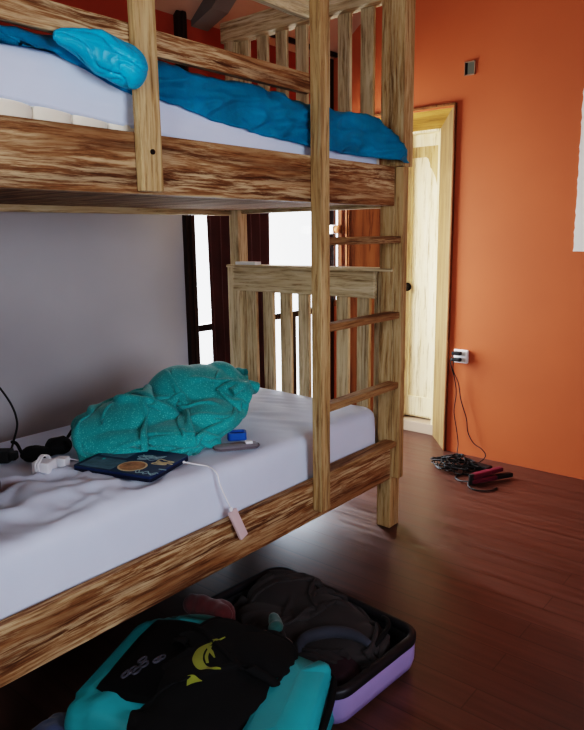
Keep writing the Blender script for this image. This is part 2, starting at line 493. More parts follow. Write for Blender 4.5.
# sloping ceiling, flat part and cornice
bm = bmesh.new()
def quad(bm, *p): bm.faces.new([bm.verts.new(q) for q in p])
Y0, Y1 = NY-.1, FY+.5
pr = [(WX-.12, CE-.096), (RIDGE_X, RIDGE_Z), (RX+.1, RIDGE_Z), (RX+.1, RIDGE_Z+.1), (RIDGE_X-.03, RIDGE_Z+.1), (WX-.12, CE+.004)]
a = [bm.verts.new((x, Y0, z)) for x, z in pr]; b_ = [bm.verts.new((x, Y1, z)) for x, z in pr]
bm.faces.new(a[::-1]); bm.faces.new(b_)
for i in range(6): bm.faces.new((a[i], a[(i+1) % 6], b_[(i+1) % 6], b_[i]))
struct('ceiling', bm, pink_ceiling)
def ceil_z(x): return CE+.8*(x-WX)
# rafter above the dark post
bm = bmesh.new()
vs = []
for y in (2.60, 2.72):
    vs.append([bm.verts.new(p) for p in ((WX, y, CE-.03), (WX+.16, y, ceil_z(WX+.16)-.10), (-1.2, y, ceil_z(-1.2)-.10), (-1.2, y, ceil_z(-1.2)), (WX, y, CE))])
bm.faces.new(vs[0][::-1]); bm.faces.new(vs[1])
for i in range(5): bm.faces.new((vs[0][i], vs[0][(i+1) % 5], vs[1][(i+1) % 5], vs[1][i]))
struct('trim_3', bm, plaster('grey_beam_paint', (112, 104, 98)))
x0 = -2.79
bm = bmesh.new(); add_box(bm, x0-.012, x0+.012, 3.0, FY, ceil_z(x0)-.022, ceil_z(x0)+.004, bev=.003)
struct('trim_4', bm, dark_z)

# far wall with the door recess and the narrow side light
DX0, DX1, DZ = -2.688, -1.93, 2.14
SX0, SX1, SZ0, SZ1 = -2.845, -2.70, .90, 1.62
bm = bmesh.new()
def wall_piece(x0, x1, z0, z1): add_box(bm, x0, x1, FY, FY+.1, z0, z1, bev=0)
wall_piece(DX1, RX+.1, 0, RIDGE_Z)
wall_piece(-2.69, DX1, DZ, RIDGE_Z); wall_piece(WX-.12, -2.69, SZ1, RIDGE_Z)
wall_piece(WX-.12, -2.69, 0, SZ0); wall_piece(-2.69, DX0, 0, DZ)
struct('wall_far', bm, orange)
w2 = thing('window_2', (-2.77, FY, SZ0), 'narrow bright side window between corner post and door', 'window')
w2['kind'] = 'structure'
bm = bmesh.new()
for xa, xb in ((SX0-.01, SX0+.012), (-2.775, -2.742), (SX1-.012, SX1+.02)): add_box(bm, xa, xb, FY-.012, FY+.05, SZ0, SZ1, bev=.003)
add_box(bm, SX0, SX1, FY-.01, FY+.05, SZ0, SZ0+.04, bev=.003); add_box(bm, SX0, SX1, FY-.01, FY+.05, SZ1-.04, SZ1, bev=.003)
obj('window_frame', bm, jamb_z, w2)
box_obj('window_pane', (SX0, SX1, FY+.03, FY+.036, SZ0, SZ1), glass, w2, bev=0)

# right wall, with an unseen window opening added to let in fill light
bm = bmesh.new()
NY0, NY1, NZ0, NZ1 = .1, 1.5, .85, 1.95
add_box(bm, RX, RX+.1, NY-.1, NY0, 0, RIDGE_Z, bev=0); add_box(bm, RX, RX+.1, NY1, FY+.1, 0, RIDGE_Z, bev=0)
add_box(bm, RX, RX+.1, NY0, NY1, 0, NZ0, bev=0); add_box(bm, RX, RX+.1, NY0, NY1, NZ1, RIDGE_Z, bev=0)
struct('wall_right', bm, orange)
bm = bmesh.new()
MX0, MX1, MZ0, MZ1 = -1.3, .3, 1.25, 2.25
add_box(bm, WX-.12, MX0, NY-.1, NY, 0, RIDGE_Z, bev=0); add_box(bm, MX1, RX+.1, NY-.1, NY, 0, RIDGE_Z, bev=0)
add_box(bm, MX0, MX1, NY-.1, NY, 0, MZ0, bev=0); add_box(bm, MX0, MX1, NY-.1, NY, MZ1, RIDGE_Z, bev=0)
struct('wall_near', bm, white_wall)
w4 = thing('fill_window_near', (-.5, NY-.05, MZ0), 'unseen wooden window added for fill light behind the viewer', 'window'); w4['kind'] = 'structure'  # unseen window, added to let fill light in from behind
bm = bmesh.new()
for d in ((MX0, MX0+.05, MZ0, MZ1), (MX1-.05, MX1, MZ0, MZ1), (MX0, MX1, MZ0, MZ0+.05), (MX0, MX1, MZ1-.05, MZ1), (-.52, -.48, MZ0, MZ1)): add_box(bm, d[0], d[1], NY-.08, NY-.02, d[2], d[3], bev=.004)
obj('window_frame', bm, door_z, w4)
box_obj('window_pane', (MX0, MX1, NY-.05, NY-.045, MZ0, MZ1), glass, w4, bev=0)
w3 = thing('fill_window_right', (RX+.05, .8, NZ0), 'unseen wooden window added for fill light in the right wall', 'window'); w3['kind'] = 'structure'
bm = bmesh.new()
for d in ((NY0, NY0+.05, NZ0, NZ1), (NY1-.05, NY1, NZ0, NZ1), (NY0, NY1, NZ0, NZ0+.05), (NY0, NY1, NZ1-.05, NZ1), (.78, .82, NZ0, NZ1)): add_box(bm, RX+.02, RX+.08, *d, bev=.004)
obj('window_frame', bm, door_z, w3)
box_obj('window_pane', (RX+.045, RX+.05, NY0, NY1, NZ0, NZ1), glass, w3, bev=0)

# the big window in the left wall
w1 = thing('window_1', (WX, 3.2, WZ0), 'tall bright window in the left wall behind bunk bed end', 'window'); w1['kind'] = 'structure'
bm = bmesh.new()
add_box(bm, WX-.07, WX-.01, W0, W0+.03, WZ0, WZ1, bev=.004); add_box(bm, WX-.07, WX-.01, W1-.03, W1, WZ0, WZ1, bev=.004)
add_box(bm, WX-.07, WX-.01, W0, W1, WZ0, WZ0+.06, bev=.004); add_box(bm, WX-.07, WX-.01, W0, W1, WZ1-.06, WZ1, bev=.004)
add_box(bm, WX-.07, WX-.012, W0, W1, .855, .895, bev=.004)
add_box(bm, WX-.07, WX-.012, 3.425, 3.465, WZ0, .86, bev=.004)
obj('window_frame', bm, dark_z, w1)
box_obj('window_pane', (WX-.045, WX-.039, W0, W1, WZ0, WZ1), glass, w1, bev=0)

# door: splayed frame, head, leaf, threshold
d1 = thing('door_1', (-2.28, FY, 0), 'pale wooden door set deep in a splayed wooden frame', 'door'); d1['kind'] = 'structure'
IY = 4.09; IXR, IXL, IZ = -2.145, -2.44, 2.065
P_ = -.022
def splay(name, o0, o1, i0, i1, mat, out):
    """one tapered board of the frame: outer edge o0-o1 on the wall, inner edge i0-i1 deep in the recess"""
    bm = bmesh.new()
    pts = [Vector(o0), Vector(o1), Vector(i1), Vector(i0)]
    back = [p+Vector(out) for p in pts]
    f = [bm.verts.new(p) for p in pts]; g = [bm.verts.new(p) for p in back]
    bm.faces.new(f); bm.faces.new(g[::-1])
    for i in range(4): bm.faces.new((f[i], f[(i+1) % 4], g[(i+1) % 4], g[i]))
    bmesh.ops.subdivide_edges(bm, edges=bm.edges[:], cuts=1)
    return obj(name, bm, mat, d1)
ox, oxl, oz = -1.91, -2.70, 2.155
splay('frame_jamb', (ox, FY+P_, 0), (ox, FY+P_, oz), (IXR, IY, 0), (IXR, IY, IZ), door_z, (.0, .05, 0))
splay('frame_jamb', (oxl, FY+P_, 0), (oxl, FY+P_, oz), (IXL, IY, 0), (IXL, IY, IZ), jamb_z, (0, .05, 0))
splay('frame_head', (oxl, FY+P_, oz), (ox, FY+P_, oz), (IXL, IY, IZ), (IXR, IY, IZ), door_x, (0, .05, .0))
bm = bmesh.new()
add_box(bm, ox-.008, ox+.004, FY+P_+.001, FY+.06, 0, oz+.004, bev=.002); add_box(bm, oxl-.004, oxl+.01, FY+P_+.001, FY+.06, 0, oz+.004, bev=.002)
add_box(bm, oxl, ox, FY+P_+.001, FY+.06, oz-.006, oz+.006, bev=.002)
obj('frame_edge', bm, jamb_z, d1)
bm = bmesh.new()
add_box(bm, IXR-.012, IXR+.006, IY-.004, IY+.10, 0, IZ+.004, bev=.002); add_box(bm, IXL-.006, IXL+.012, IY-.004, IY+.10, 0, IZ+.004, bev=.002)
add_box(bm, IXL, IXR, IY-.004, IY+.10, IZ-.012, IZ+.006, bev=.002)
obj('door_stop', bm, leaf_z, d1)
LY = IY+.085
leaf = box_obj('door_leaf', (IXL-.02, IXR+.02, LY, LY+.04, .085, IZ+.02), leaf_z, d1)
bm = bmesh.new()
xm = (IXL+IXR)/2
for xa, xb, za, zb in ((IXL+.012, IXL+.05, .1, IZ-.01), (IXR-.05, IXR-.012, .1, IZ-.01), (IXL+.05, IXR-.05, IZ-.09, IZ-.012), (IXL+.05, IXR-.05, .1, .24)):
    add_box(bm, xa, xb, LY-.014, LY+.002, za, zb, bev=.003)
obj('leaf_rail', bm, leaf_z, leaf)
# raised cusped board at the panel head, darker than the leaf
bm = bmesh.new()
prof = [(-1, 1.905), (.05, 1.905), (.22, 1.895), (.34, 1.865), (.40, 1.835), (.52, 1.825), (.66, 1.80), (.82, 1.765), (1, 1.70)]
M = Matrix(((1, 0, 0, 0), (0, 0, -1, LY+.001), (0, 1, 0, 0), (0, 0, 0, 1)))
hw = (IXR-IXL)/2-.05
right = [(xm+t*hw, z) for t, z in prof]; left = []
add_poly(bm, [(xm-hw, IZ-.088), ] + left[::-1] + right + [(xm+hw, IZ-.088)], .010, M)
obj('panel_head_board', bm, wood('darker_head_board_wood', 2, (160, 130, 84), (190, 162, 112), (220, 198, 152), wash=.3, s=.7), leaf)
bm = bmesh.new(); add_cyl(bm, (IXL+.035, LY-.04, 1.03), (0, 1, 0), .022, .05); add_cyl(bm, (IXL+.035, LY-.02, 1.03), (0, 1, 0), .03, .012)
obj('door_knob', bm, dark_metal, leaf)
bm = bmesh.new(); add_cyl(bm, (IXR-.018, LY-.018, .34), (0, 0, 1), .009, .12); obj('hinge', bm, dark_metal, leaf)
box_obj('threshold', (IXL-.02, IXR+.02, IY-.01, IY+.14, 0, .075), plaster('greyed_threshold_paint', (176, 158, 140)), d1)
# passage block behind the recess (keeps daylight out)
bm = bmesh.new()
add_box(bm, -2.95, -1.7, LY+.08, LY+.16, 0, 2.5, bev=0); add_box(bm, -2.95, -2.72, FY+.1, LY+.1, 0, 2.5, bev=0) if False else None
add_box(bm, -1.9, -1.7, FY+.1, LY+.1, 0, 2.5, bev=0); add_box(bm, -2.69, -2.6, FY+.1, LY+.1, 0, 2.5, bev=0); add_box(bm, -2.69, -1.7, FY+.1, LY+.1, 2.25, 2.5, bev=0)
struct('wall_door_recess', bm, white_wall)

# curtain bunched at the left of the window
cu = thing('curtain', (WX+.05, 2.93, .05), 'dark brown curtain bunched beside the bright window behind the bed', 'curtain')
bm = bmesh.new()
def cfn(u, v):
    y = 2.60+.535*u + .012*math.sin(v*5+u*9)*(1-v)
    x = WX+.055+.026*math.sin(u*2*math.pi*6.5+.6*math.sin(v*3))*(1-.25*v)
    return Vector((x, y, .05+2.1*v))
add_grid(bm, 90, 16, cfn)
g = bmesh.ops.solidify(bm, geom=bm.faces[:], thickness=.003)
obj('curtain_cloth', bm, curtain_m, cu, True)
bm = bmesh.new(); add_tube(bm, [(WX+.055, 2.6, 2.16), (WX+.055, 3.75, 2.16)], .011, 10, 0); obj('curtain_rod', bm, dark_metal, cu)
# holdback on the corner post
hb = thing('curtain_holdback', (WX+.04, 3.80, 1.44), 'small white box with a round brown knob on the corner post', 'holdback')
box_obj('box', (WX+.036, WX+.10, 3.735, 3.80, 1.405, 1.465), white_pl, hb, bev=.012)
bm = bmesh.new(); add_cyl(bm, (WX+.125, 3.768, 1.435), (1, 0, .0), .028, .05); obj('knob', bm, jamb_z, hb, True)

# ------------------------------------------------------------------ bunk bed
bed = thing('bunk_bed', (-2.13, 1.65, 0), 'weathered limed wood bunk bed with ladder, on plank floor by the window', 'bunk bed')
PX = -1.575                                   # outer face of the bed
def B(name, dims, mat, bev=.005): return box_obj(name, dims, mat, bed, bev)
EY = 2.597                                    # near face of far end posts
# posts: lower and upper at each corner
for ys in ((EY, EY+.082), (.50, .582)):
    B('post', (PX-.075, PX, ys[0], ys[1], 0, 1.70), tan_z)
    B('post', (PX-.080, PX+.036, ys[0]+.002, ys[1]+.004, 1.688, 2.62), tan_z)
    B('post', (-2.632, -2.545, ys[0], ys[1], 0, 1.24), grey_z)
    B('post', (-2.610, -2.545, ys[0]+.003, ys[1]-.006, 1.24, 2.40), grey_z)
# side rails
B('side_rail', (PX-.034, PX-.001, .582, EY, .252, .42), rail_y)
B('side_rail', (PX-.036, PX-.001, .582, EY, 1.52, 1.688), rail_y)
B('side_rail', (-2.625, -2.592, .582, EY, .252, .42), grey_y)
bb = B('side_rail', (-2.625, -2.592, .582, EY, 1.507, 1.688), grey_y)
bm = bmesh.new(); add_cyl(bm, (-2.590, 2.555, 1.545), (1, 0, 0), .012, .008); obj('bolt', bm, dark_metal, bb)
# end rails and caps
for y0, y1 in ((EY+.03, EY+.068), (.515, .55)):
    B('end_rail', (-2.545, PX-.075, y0, y1, .252, .40), grey_x)
    B('end_rail', (-2.545, PX-.075, y0, y1, 1.515, 1.688), grey_x)
    B('end_rail', (-2.585, PX-.098, y0-.036 if y0 > 1 else y0, y1, 1.108, 1.233), grey_x)
    B('top_rail', (-2.625, PX-.076, y0-.036 if y0 > 1 else y0, y1, 2.372, 2.47), grey_x)
B('end_cap', (-2.628, PX-.004, EY-.012, EY+.085, 1.233, 1.247), grey_x, .003)
B('end_cap', (-2.628, PX-.004, .49, .60, 1.233, 1.247), grey_x, .003)
# short board beside each lower end post
B('end_stile', (PX-.115, PX-.0755, EY+.02, EY+.075, .40, 1.233), grey_z)
# slats
xs = [-2.508+.1225*k for k in range(7)]
for x in xs:
    B('slat', (x-.035, x+.035, EY+.052, EY+.074, .40, 1.15), grey_z, .003)
for k in range(7):
    x = -2.505+.125*k
    B('slat', (x-.034, x+.034, EY+.040, EY+.060, 1.66, 2.42), grey_z, .003)
for k in range(7):
    x = -2.505+.125*k
    B('slat', (x-.034, x+.034, .525, .545, .40, 1.15), grey_z, .003)
    B('slat', (x-.034, x+.034, .525, .545, 1.66, 2.42), grey_z, .003)
# decks under the mattresses
B('deck', (-2.592, PX-.034, .56, EY+.02, .258, .278), rail_x)
B('deck', (-2.592, PX-.036, .56, EY+.02, 1.535, 1.56), rail_x)
# guard rails and upright
B('guard_rail', (PX-.030, PX-.002, .582, 2.005, 1.902, 1.972), rail_y)
B('guard_rail', (PX-.032, PX-.002, .582, 2.005, 2.155, 2.225), grey_y)
gu = B('guard_upright', (PX, PX+.028, 1.207, 1.283, 1.527, 2.30), tan_z)
bm = bmesh.new(); add_cyl(bm, (PX+.029, 1.246, 1.635), (1, 0, 0), .0075, .006); obj('bolt', bm, dark_metal, gu)
# ladder
B('ladder_stile', (PX+.0005, PX+.048, 1.998, 2.055, .298, 2.42), tan_z)
B('ladder_stile', (PX+.0005, PX+.042, EY+.002, EY+.045, .262, 1.686), tan_z)
for z in (1.388, 1.052, .728):
    B('ladder_rung', (PX-.022, PX+.034, 2.055, EY+.003, z-.028, z+.002), brown_y, .005)
B('ladder_rung', (PX-.034, PX+.03, 2.055, EY+.002, .42, .445), brown_y, .004)

# ------------------------------------------------------------------ mattresses
def lerp_tab(tab, x):
    if x <= tab[0][0]: return tab[0][1]
    for (a, va), (b, vb) in zip(tab, tab[1:]):
        if x <= b: return va+(vb-va)*(x-a)/(b-a)
    return tab[-1][1]
def mattress_bm(x0, x1, y0, y1, z0, z1, rad, seed, top_fn):
    """rounded block; the upper side carries the wrinkles of top_fn"""
    bm = bmesh.new()
    nx, ny = 80, 150
    cxm, cym = (x0+x1)/2, (y0+y1)/2
    hx, hy = (x1-x0)/2, (y1-y0)/2
    rp, re = .09, rad
    def plan(sx, sy):             # square param -> rounded rectangle
        px, py = sx*hx, sy*hy
        ax, ay = abs(px)-(hx-rp), abs(py)-(hy-rp)
        if ax > 0 and ay > 0:
            m = max(ax, ay); l = math.hypot(ax, ay)
            ax, ay = ax*m/l, ay*m/l
            px = math.copysign(hx-rp+ax, px); py = math.copysign(hy-rp+ay, py)
        return px, py
    grid = []
    for i in range(nx+1):
        row = []
        for j in range(ny+1):
            sx, sy = 2*i/nx-1, 2*j/ny-1
            # denser near edges
            sx = math.copysign(1-(1-abs(sx))**1.25, sx); sy = math.copysign(1-(1-abs(sy))**1.25, sy)
            px, py = plan(sx, sy)
            d = min((1-abs(sx))*hx, (1-abs(sy))*hy)
            z = z1
            if d < re: z = z1-re+math.sqrt(max(0, re*re-(re-d)**2))
            fade = min(1, d/.05)
            row.append(bm.verts.new((cxm+px, cym+py, z+fade*top_fn(cxm+px, cym+py))))
        grid.append(row)
    for i in range(nx):
        for j in range(ny): bm.faces.new((grid[i][j], grid[i+1][j], grid[i+1][j+1], grid[i][j+1]))
    rim = [grid[i][0] for i in range(nx+1)]+[grid[nx][j] for j in range(1, ny+1)]+[grid[i][ny] for i in range(nx-1, -1, -1)]+[grid[0][j] for j in range(ny-1, 0, -1)]
    prev = rim
    K = 10
    for k in range(1, K+1):
        t = k/K
        cur = []
        for v in rim:
            z = (z1-re)*(1-t)+(z0(v.co.y) if callable(z0) else z0)*t
            out = Vector((v.co.x-cxm, v.co.y-cym, 0)).normalized()
            b = .006*math.sin(math.pi*t)+.004*noise.noise(Vector((v.co.x*4, v.co.y*4, t*9+seed)))*math.sin(math.pi*t)
            if .72 < t < .82: b -= .004
            cur.append(bm.verts.new((v.co.x+out.x*b, v.co.y+out.y*b, z)))
        for a in range(len(rim)):
            c2 = (a+1) % len(rim)
            bm.faces.new((prev[a], prev[c2], cur[c2], cur[a]))
        prev = cur
    bm.faces.new(prev[::-1])
    return bm

def low_top(x, y):
    p = Vector((x, y, 0))
    z = .006*noise.noise(p*3)
    # rumpled zone near the camera
    w = math.exp(-((x+1.95)**2/.06+(y-.98)**2/.09))
    q = Vector((x*5+y*2.0+noise.noise(p*5)*.7, y*9-x*3+noise.noise(p*4+Vector((3, 1, 0)))*1.0, 0))
    z += w*(.034*(math.exp(-(noise.noise(q*.75)/.22)**2)-.3)+.014*math.exp(-(noise.noise(q*1.6+Vector((4, 2, 1)))/.2)**2))
    # pull lines across the sheet at the far end and by the laptop
    w2 = math.exp(-((y-2.28)**2/.06))
    q2 = Vector((x*2.0+y*1.0, y*13-x*5, 5.0))
    z += w2*.010*(math.exp(-(noise.noise(q2)/.16)**2)-.2)
    w4 = math.exp(-((y-1.25)**2/.06+(x+1.72)**2/.015))
    q4 = Vector((x*9+y*3, y*4-x*6, 2.0))
    z += w4*.012*math.exp(-(noise.noise(q4*.9)/.2)**2)
    # lengthwise crease in front of the laptop
    w3 = math.exp(-((x+1.76-.06*math.sin(y*5))**2/.0007))*math.exp(-((y-1.12)**2/.07))
    z += .012*w3
    return z
mt = thing('mattress', (-2.15, 1.6, .278), 'mattress in a creased white fitted sheet on the lower bunk', 'mattress')
obj('fitted_sheet', mattress_bm(-2.585, -1.622, .60, 2.59, .28, .598, .045, 1, low_top), sheet_m, mt, True)
mu = thing('mattress', (-2.15, 1.6, 1.56), 'thick mattress in a white sheet on the upper bunk', 'mattress')
obj('fitted_sheet', mattress_bm(-2.585, -1.62, .60, 2.58, lambda y: lerp_tab([(.85, 1.737), (1.25, 1.705), (1.5, 1.68)], y), 1.872, .035, 4, lambda x, y: 0), sheet_m, mu, True)
bm = bmesh.new()
add_box(bm, -2.575, -1.636, .61, 2.575, 1.562, 1.74, bev=.02)
k = .66
while k < 1.3:                                # bulging quilt tufts along the exposed lower edge
    d = bmesh.ops.create_uvsphere(bm, u_segments=12, v_segments=8, radius=1)
    bmesh.ops.transform(bm, matrix=Matrix.Translation((-1.636, k, 1.708)) @ Matrix.Diagonal((.017, .060, .042, 1)), verts=d['verts'])
    k += .112
obj('quilted_side', bm, quilt_m, mu, True)

# ------------------------------------------------------------------ blue satin sheet on the upper bunk
bm = bmesh.new()
low_pts = [(.80, 1.885), (.93, 1.872), (1.0, 1.857), (1.25, 1.782), (1.33, 1.79), (1.6, 1.752), (2.03, 1.718), (2.3, 1.712), (2.5, 1.706), (2.62, 1.700)]
def lerp_tab(tab, x):
    if x <= tab[0][0]: return tab[0][1]
    for (a, va), (b, vb) in zip(tab, tab[1:]):
        if x <= b: return va+(vb-va)*(x-a)/(b-a)
    return tab[-1][1]
top_tab = [(.8, 1.90), (1.0, 1.905), (1.4, 1.905), (1.8, 1.895), (2.0, 1.885), (2.35, 1.882), (2.45, 1.868), (2.53, 1.835), (2.59, 1.79), (2.625, 1.745)]
xf_tab = [(.8, -1.612), (1.2, -1.606), (2.1, -1.600), (2.35, -1.585), (2.48, -1.548), (2.56, -1.530), (2.60, -1.526), (2.63, -1.530)]
def sfn(u, v):
    y = .80+1.83*u
    zl, zt, xf = lerp_tab(low_pts, y), lerp_tab(top_tab, y), lerp_tab(xf_tab, y)
    if v < .45:                                # lying on the mattress top
        t = v/.45
        x = -2.0+(xf-.045+2.0)*t; z = 1.888+(zt-1.888)*t**2 if y < 2.45 else zt-.01*(1-t)
        n = Vector((0, 0, 1))
    elif v < .6:                               # rolls over the edge
        t = (v-.45)/.15; a = t*math.pi/2
        x = xf-.045+.045*math.sin(a); z = zt-.045*(1-math.cos(a)); n = Vector((math.sin(a), 0, math.cos(a)))
        z = max(z, zl+.0)
    else:                                      # hangs down the front
        t = (v-.6)/.4
        x = xf; z = min(zt-.045, 9)+(zl-(zt-.045))*t; n = Vector((1, 0, 0))
    p = Vector((x, y, z))
    q = Vector((y*3.2+z*4, z*14-y*3.4, x*6))
    w = noise.noise(q+Vector(noise.noise_vector(q*.6))*.5)
    d = .013*(1-2.6*abs(w))+.010*(1-2.4*abs(noise.noise(q*2.1+Vector((5, 1, 2)))))-.006
    d = max(d, -.004) if v > .45 else abs(d)*.5
    p += n*d
    if v > .9: p.z += .006*noise.noise(Vector((y*16, 2, 0)))
    return p
add_grid(bm, 240, 44, sfn)
# keep the cloth clear of the guard parts: behind the rail plane where the rail runs
for v in bm.verts:
    if v.co.y < 2.08 and v.co.x > PX-.004: v.co.x = PX-.004
bmesh.ops.solidify(bm, geom=bm.faces[:], thickness=.004)
bs = obj('bed_sheet', bm, satin_m, None, True)
tag(bs, 'crumpled turquoise blue satin sheet hanging over the upper mattress edge', 'bed sheet')
# the bunched corner that pokes out under the guard rail
A0, A1 = Vector((PX+.010, .975, 1.890)), Vector((PX+.058, 1.215, 1.842))
bm = bmesh.new(); ax_ = (A1-A0).normalized(); e1 = ax_.cross(Vector((0, 0, 1))).normalized(); e2 = e1.cross(ax_)
NT, NA = 70, 90; rings = []
for i in range(NT+1):
    t = i/NT
    c = A0.lerp(A1, t)+Vector((0, 0, .008*math.sin(t*5)-.006*math.sin(t*3.1)))
    env = .016+.036*min(1, t/.45)**1.3
    if t > .80: env *= math.sqrt(max(.0, 1-((t-.80)/.20)**2))*.97+.03
    if t < .06: env *= .6+.4*t/.06
    ring = []
    for k in range(NA):
        a = 2*math.pi*k/NA
        w = noise.noise(Vector((math.cos(a)*1.4, math.sin(a)*1.4, t*3.0)))
        g = 1-abs(math.sin(2.5*(a+1.5*t+.9*w)))**.6
        g2 = 1-abs(math.sin(4.5*(a-2.2*t+1.3*w)+1))**.7
        r_ = env*(1.06+.10*w-.26*g*g-.12*g2*g2*(.4+.6*t))
        ring.append(bm.verts.new(c+e1*(r_*.80*math.cos(a))+e2*(r_*math.sin(a))))
    rings.append(ring)
for a_, b2 in zip(rings, rings[1:]):
    for k in range(NA): bm.faces.new((a_[k], a_[(k+1) % NA], b2[(k+1) % NA], b2[k]))
bm.faces.new(rings[0][::-1]); bm.faces.new(rings[-1])
bunch = obj('bunched_corner', bm, satin_m, bs, True)

# ------------------------------------------------------------------ teal blanket on the lower bunk
Z0 = .603
pr = [((-2.12, 1.88, .69), (.19, .24, .175)),
      ((-2.13, 1.80, .72), (.15, .17, .155)),
      ((-2.10, 2.00, .72), (.12, .12, .145)),
      ((-2.13, 1.58, .67), (.17, .24, .120)),
      ((-2.16, 1.42, .655), (.14, .14, .090)),
      ((-2.20, 1.40, .66), (.08, .10, .075)),
      ((-2.04, 1.42, .65), (.09, .20, .055), -46),
      ((-1.93, 1.56, .65), (.09, .16, .060), -40),
      ((-1.95, 1.60, .645), (.13, .17, .068), -30),
      ((-1.93, 1.78, .66), (.12, .17, .10), 10),
      ((-1.97, 1.93, .67), (.13, .14, .14))]
def gauss_fold(a, b, w, d):
    """one long crease from a to b, deepest in the middle"""
    a, b = Vector(a), Vector(b); ab = b-a
    def f(co):
        t = max(0, min(1, (co-a).dot(ab)/ab.length_squared)); r = (co-(a+ab*t)).length
        return d*math.exp(-(r/w)**2)
    return f
longf = [gauss_fold((-2.05, 1.72, .86), (-1.92, 1.36, .66), .020, -.030), gauss_fold((-1.98, 1.95, .84), (-1.80, 1.62, .66), .018, -.026),
         gauss_fold((-2.02, 1.98, .88), (-1.84, 1.90, .64), .018, -.026), gauss_fold((-2.05, 1.78, .88), (-1.95, 1.72, .70), .014, -.020),
         gauss_fold((-1.98, 1.35, .70), (-1.80, 1.60, .69), .014, -.024), gauss_fold((-1.93, 1.72, .74), (-1.84, 1.80, .64), .014, -.022),
         gauss_fold((-2.02, 1.66, .84), (-1.86, 1.32, .66), .026, .020), gauss_fold((-1.96, 2.02, .82), (-1.80, 1.76, .66), .026, .018)]
fold0 = creases(4.2, .022, .10, (.25, .9, .45), 2.2, 4, .8); fine = creases(10, .009, .10, (.75, .5, -.3), 3.0, 9, .5)
fold = lambda c: fold0(c)+sum(g(c) for g in longf)
pr = [(c, tuple(q-.008 for q in r), *rest) for c, r, *rest in pr]
P = drape(120, 140, .98, 1.36, (-2.055, 1.69), 8, .63, .92, pr, Z0+.003, ((-2.05, 1.685), (.265, .435), 8), 130, 11, 2, .13, .05, 1, .8)
bm = cloth_bm(P, 0)
bl = obj('blanket', bm, blanket_m, None, True)
tag(bl, 'teal patterned blanket crumpled in a heap on the lower bunk', 'blanket')

# ------------------------------------------------------------------ laptop
ang = math.radians(17)
lap = thing('laptop', (-1.80, 1.33, .605), 'closed navy laptop with stickers lying on the lower bunk sheet', 'laptop')
LM = Matrix.Translation((-1.663, 1.279, .612)) @ Matrix.Rotation(ang, 4, 'Z')   # local: x from -0.34 to 0, y from 0 to 0.24
bm = bmesh.new(); add_poly(bm, [(x-.175, y+.12) for x, y in rrect(.32, .24, .012)], .011, LM); obj('laptop_base', bm, navy_dark, lap)
LM2 = LM @ Matrix.Translation((0, 0, .0118))
bm = bmesh.new(); add_poly(bm, [(x-.175, y+.12) for x, y in rrect(.32, .24, .012)], .008, LM2)
lid = obj('laptop_lid', bm, navy, lap)
TM = LM2 @ Matrix.Translation((0, 0, .0080))
def sticker(name, pts, mat, off=(0, 0), t=.0006, up=0):
    bm = bmesh.new(); add_poly(bm, [(x+off[0], y+off[1]) for x, y in pts], t, TM @ Matrix.Translation((0, 0, up))); return obj(name, bm, mat, lid)
sticker('sticker', rrect(.135, .095, .006), st_grey, (-.252, .06))['label'] = 'large grey-green rectangular sticker'
sticker('sticker', rrect(.115, .09, .006), st_grey, (-.262, .172))
sticker('sticker', oval(.052, .050), st_cream, (-.135, .068))['label'] = 'round cream rimmed tan sticker'
sticker('sticker', oval(.045, .043), st_tan, (-.135, .068), .0004, .0007)
def doodle(paths, r=.0022):
    bm = bmesh.new()
    for p in paths:
        add_tube(bm, [TM @ Vector((x, y, .0004)) for x, y in p], r, 5, 5)
    for v in bm.verts:      # flatten on the lid
        l = TM.inverted() @ v.co; l.z = max(.0001, min(.0010, l.z)); v.co = TM @ l
    return bm
random.seed(11)
def loopy(cx_, cy_, w, h, n):
    return [[(cx_+random.uniform(-w, w), cy_+random.uniform(-h, h)) for _ in range(6)] for _ in range(n)]
obj('sticker', doodle(loopy(-.13, .165, .05, .03, 4)), st_white, lid)['label'] = 'pale outline drawing sticker'
obj('sticker', doodle(loopy(-.055, .135, .035, .028, 4)), st_cream, lid)['label'] = 'cream outline drawing sticker'
obj('sticker', doodle([[(-.10+.09*k/8, .032+.011*math.sin(k*1.9)) for k in range(9)], [(-.095+.08*k/8, .024+.009*math.cos(k*2.3)) for k in range(9)]]), st_white, lid)['label'] = 'small pale script sticker'
sticker('sticker', rrect(.03, .006, .002), st_white, (-.018, .075))

# pale drive hanging over the mattress edge, with its white cable
hd = thing('power_bank', (-1.585, 1.585, .40), 'slim pale pink device hanging over the mattress edge on a white cable', 'power bank')
ax = Vector((-.022, -.035, .108)).normalized(); nrm = Vector((1, .0, .2)); nrm = (nrm-ax*nrm.dot(ax)).normalized(); sd = ax.cross(nrm)
DM = Matrix.Translation((-1.556, 1.548, .405)) @ Matrix((sd, nrm, ax)).transposed().to_4x4()
bm = bmesh.new(); add_box(bm, -.019, .019, -.007, .007, -.056, .056, bev=.004, M=DM); obj('case', bm, pink_pl, hd)
bm = bmesh.new(); add_box(bm, -.006, .006, -.003, .003, .055, .068, bev=.001, M=DM); obj('plug', bm, white_pl, hd)
top = DM @ Vector((0, 0, .066))
bm = bmesh.new()
add_tube(bm, [(-1.735, 1.465, .618), (-1.70, 1.487, .612), (-1.655, 1.508, .607), (-1.612, 1.508, .592), (-1.592, 1.505, .55), top], .0028, 7, 8)
obj('cable', bm, white_pl, hd, True)
bm = bmesh.new(); add_box(bm, -.012, .012, -.005, .005, -.004, .004, bev=.002, M=Matrix.Translation((-1.742, 1.462, .618)) @ Matrix.Rotation(.5, 4, 'Z')); obj('plug', bm, white_pl, hd)

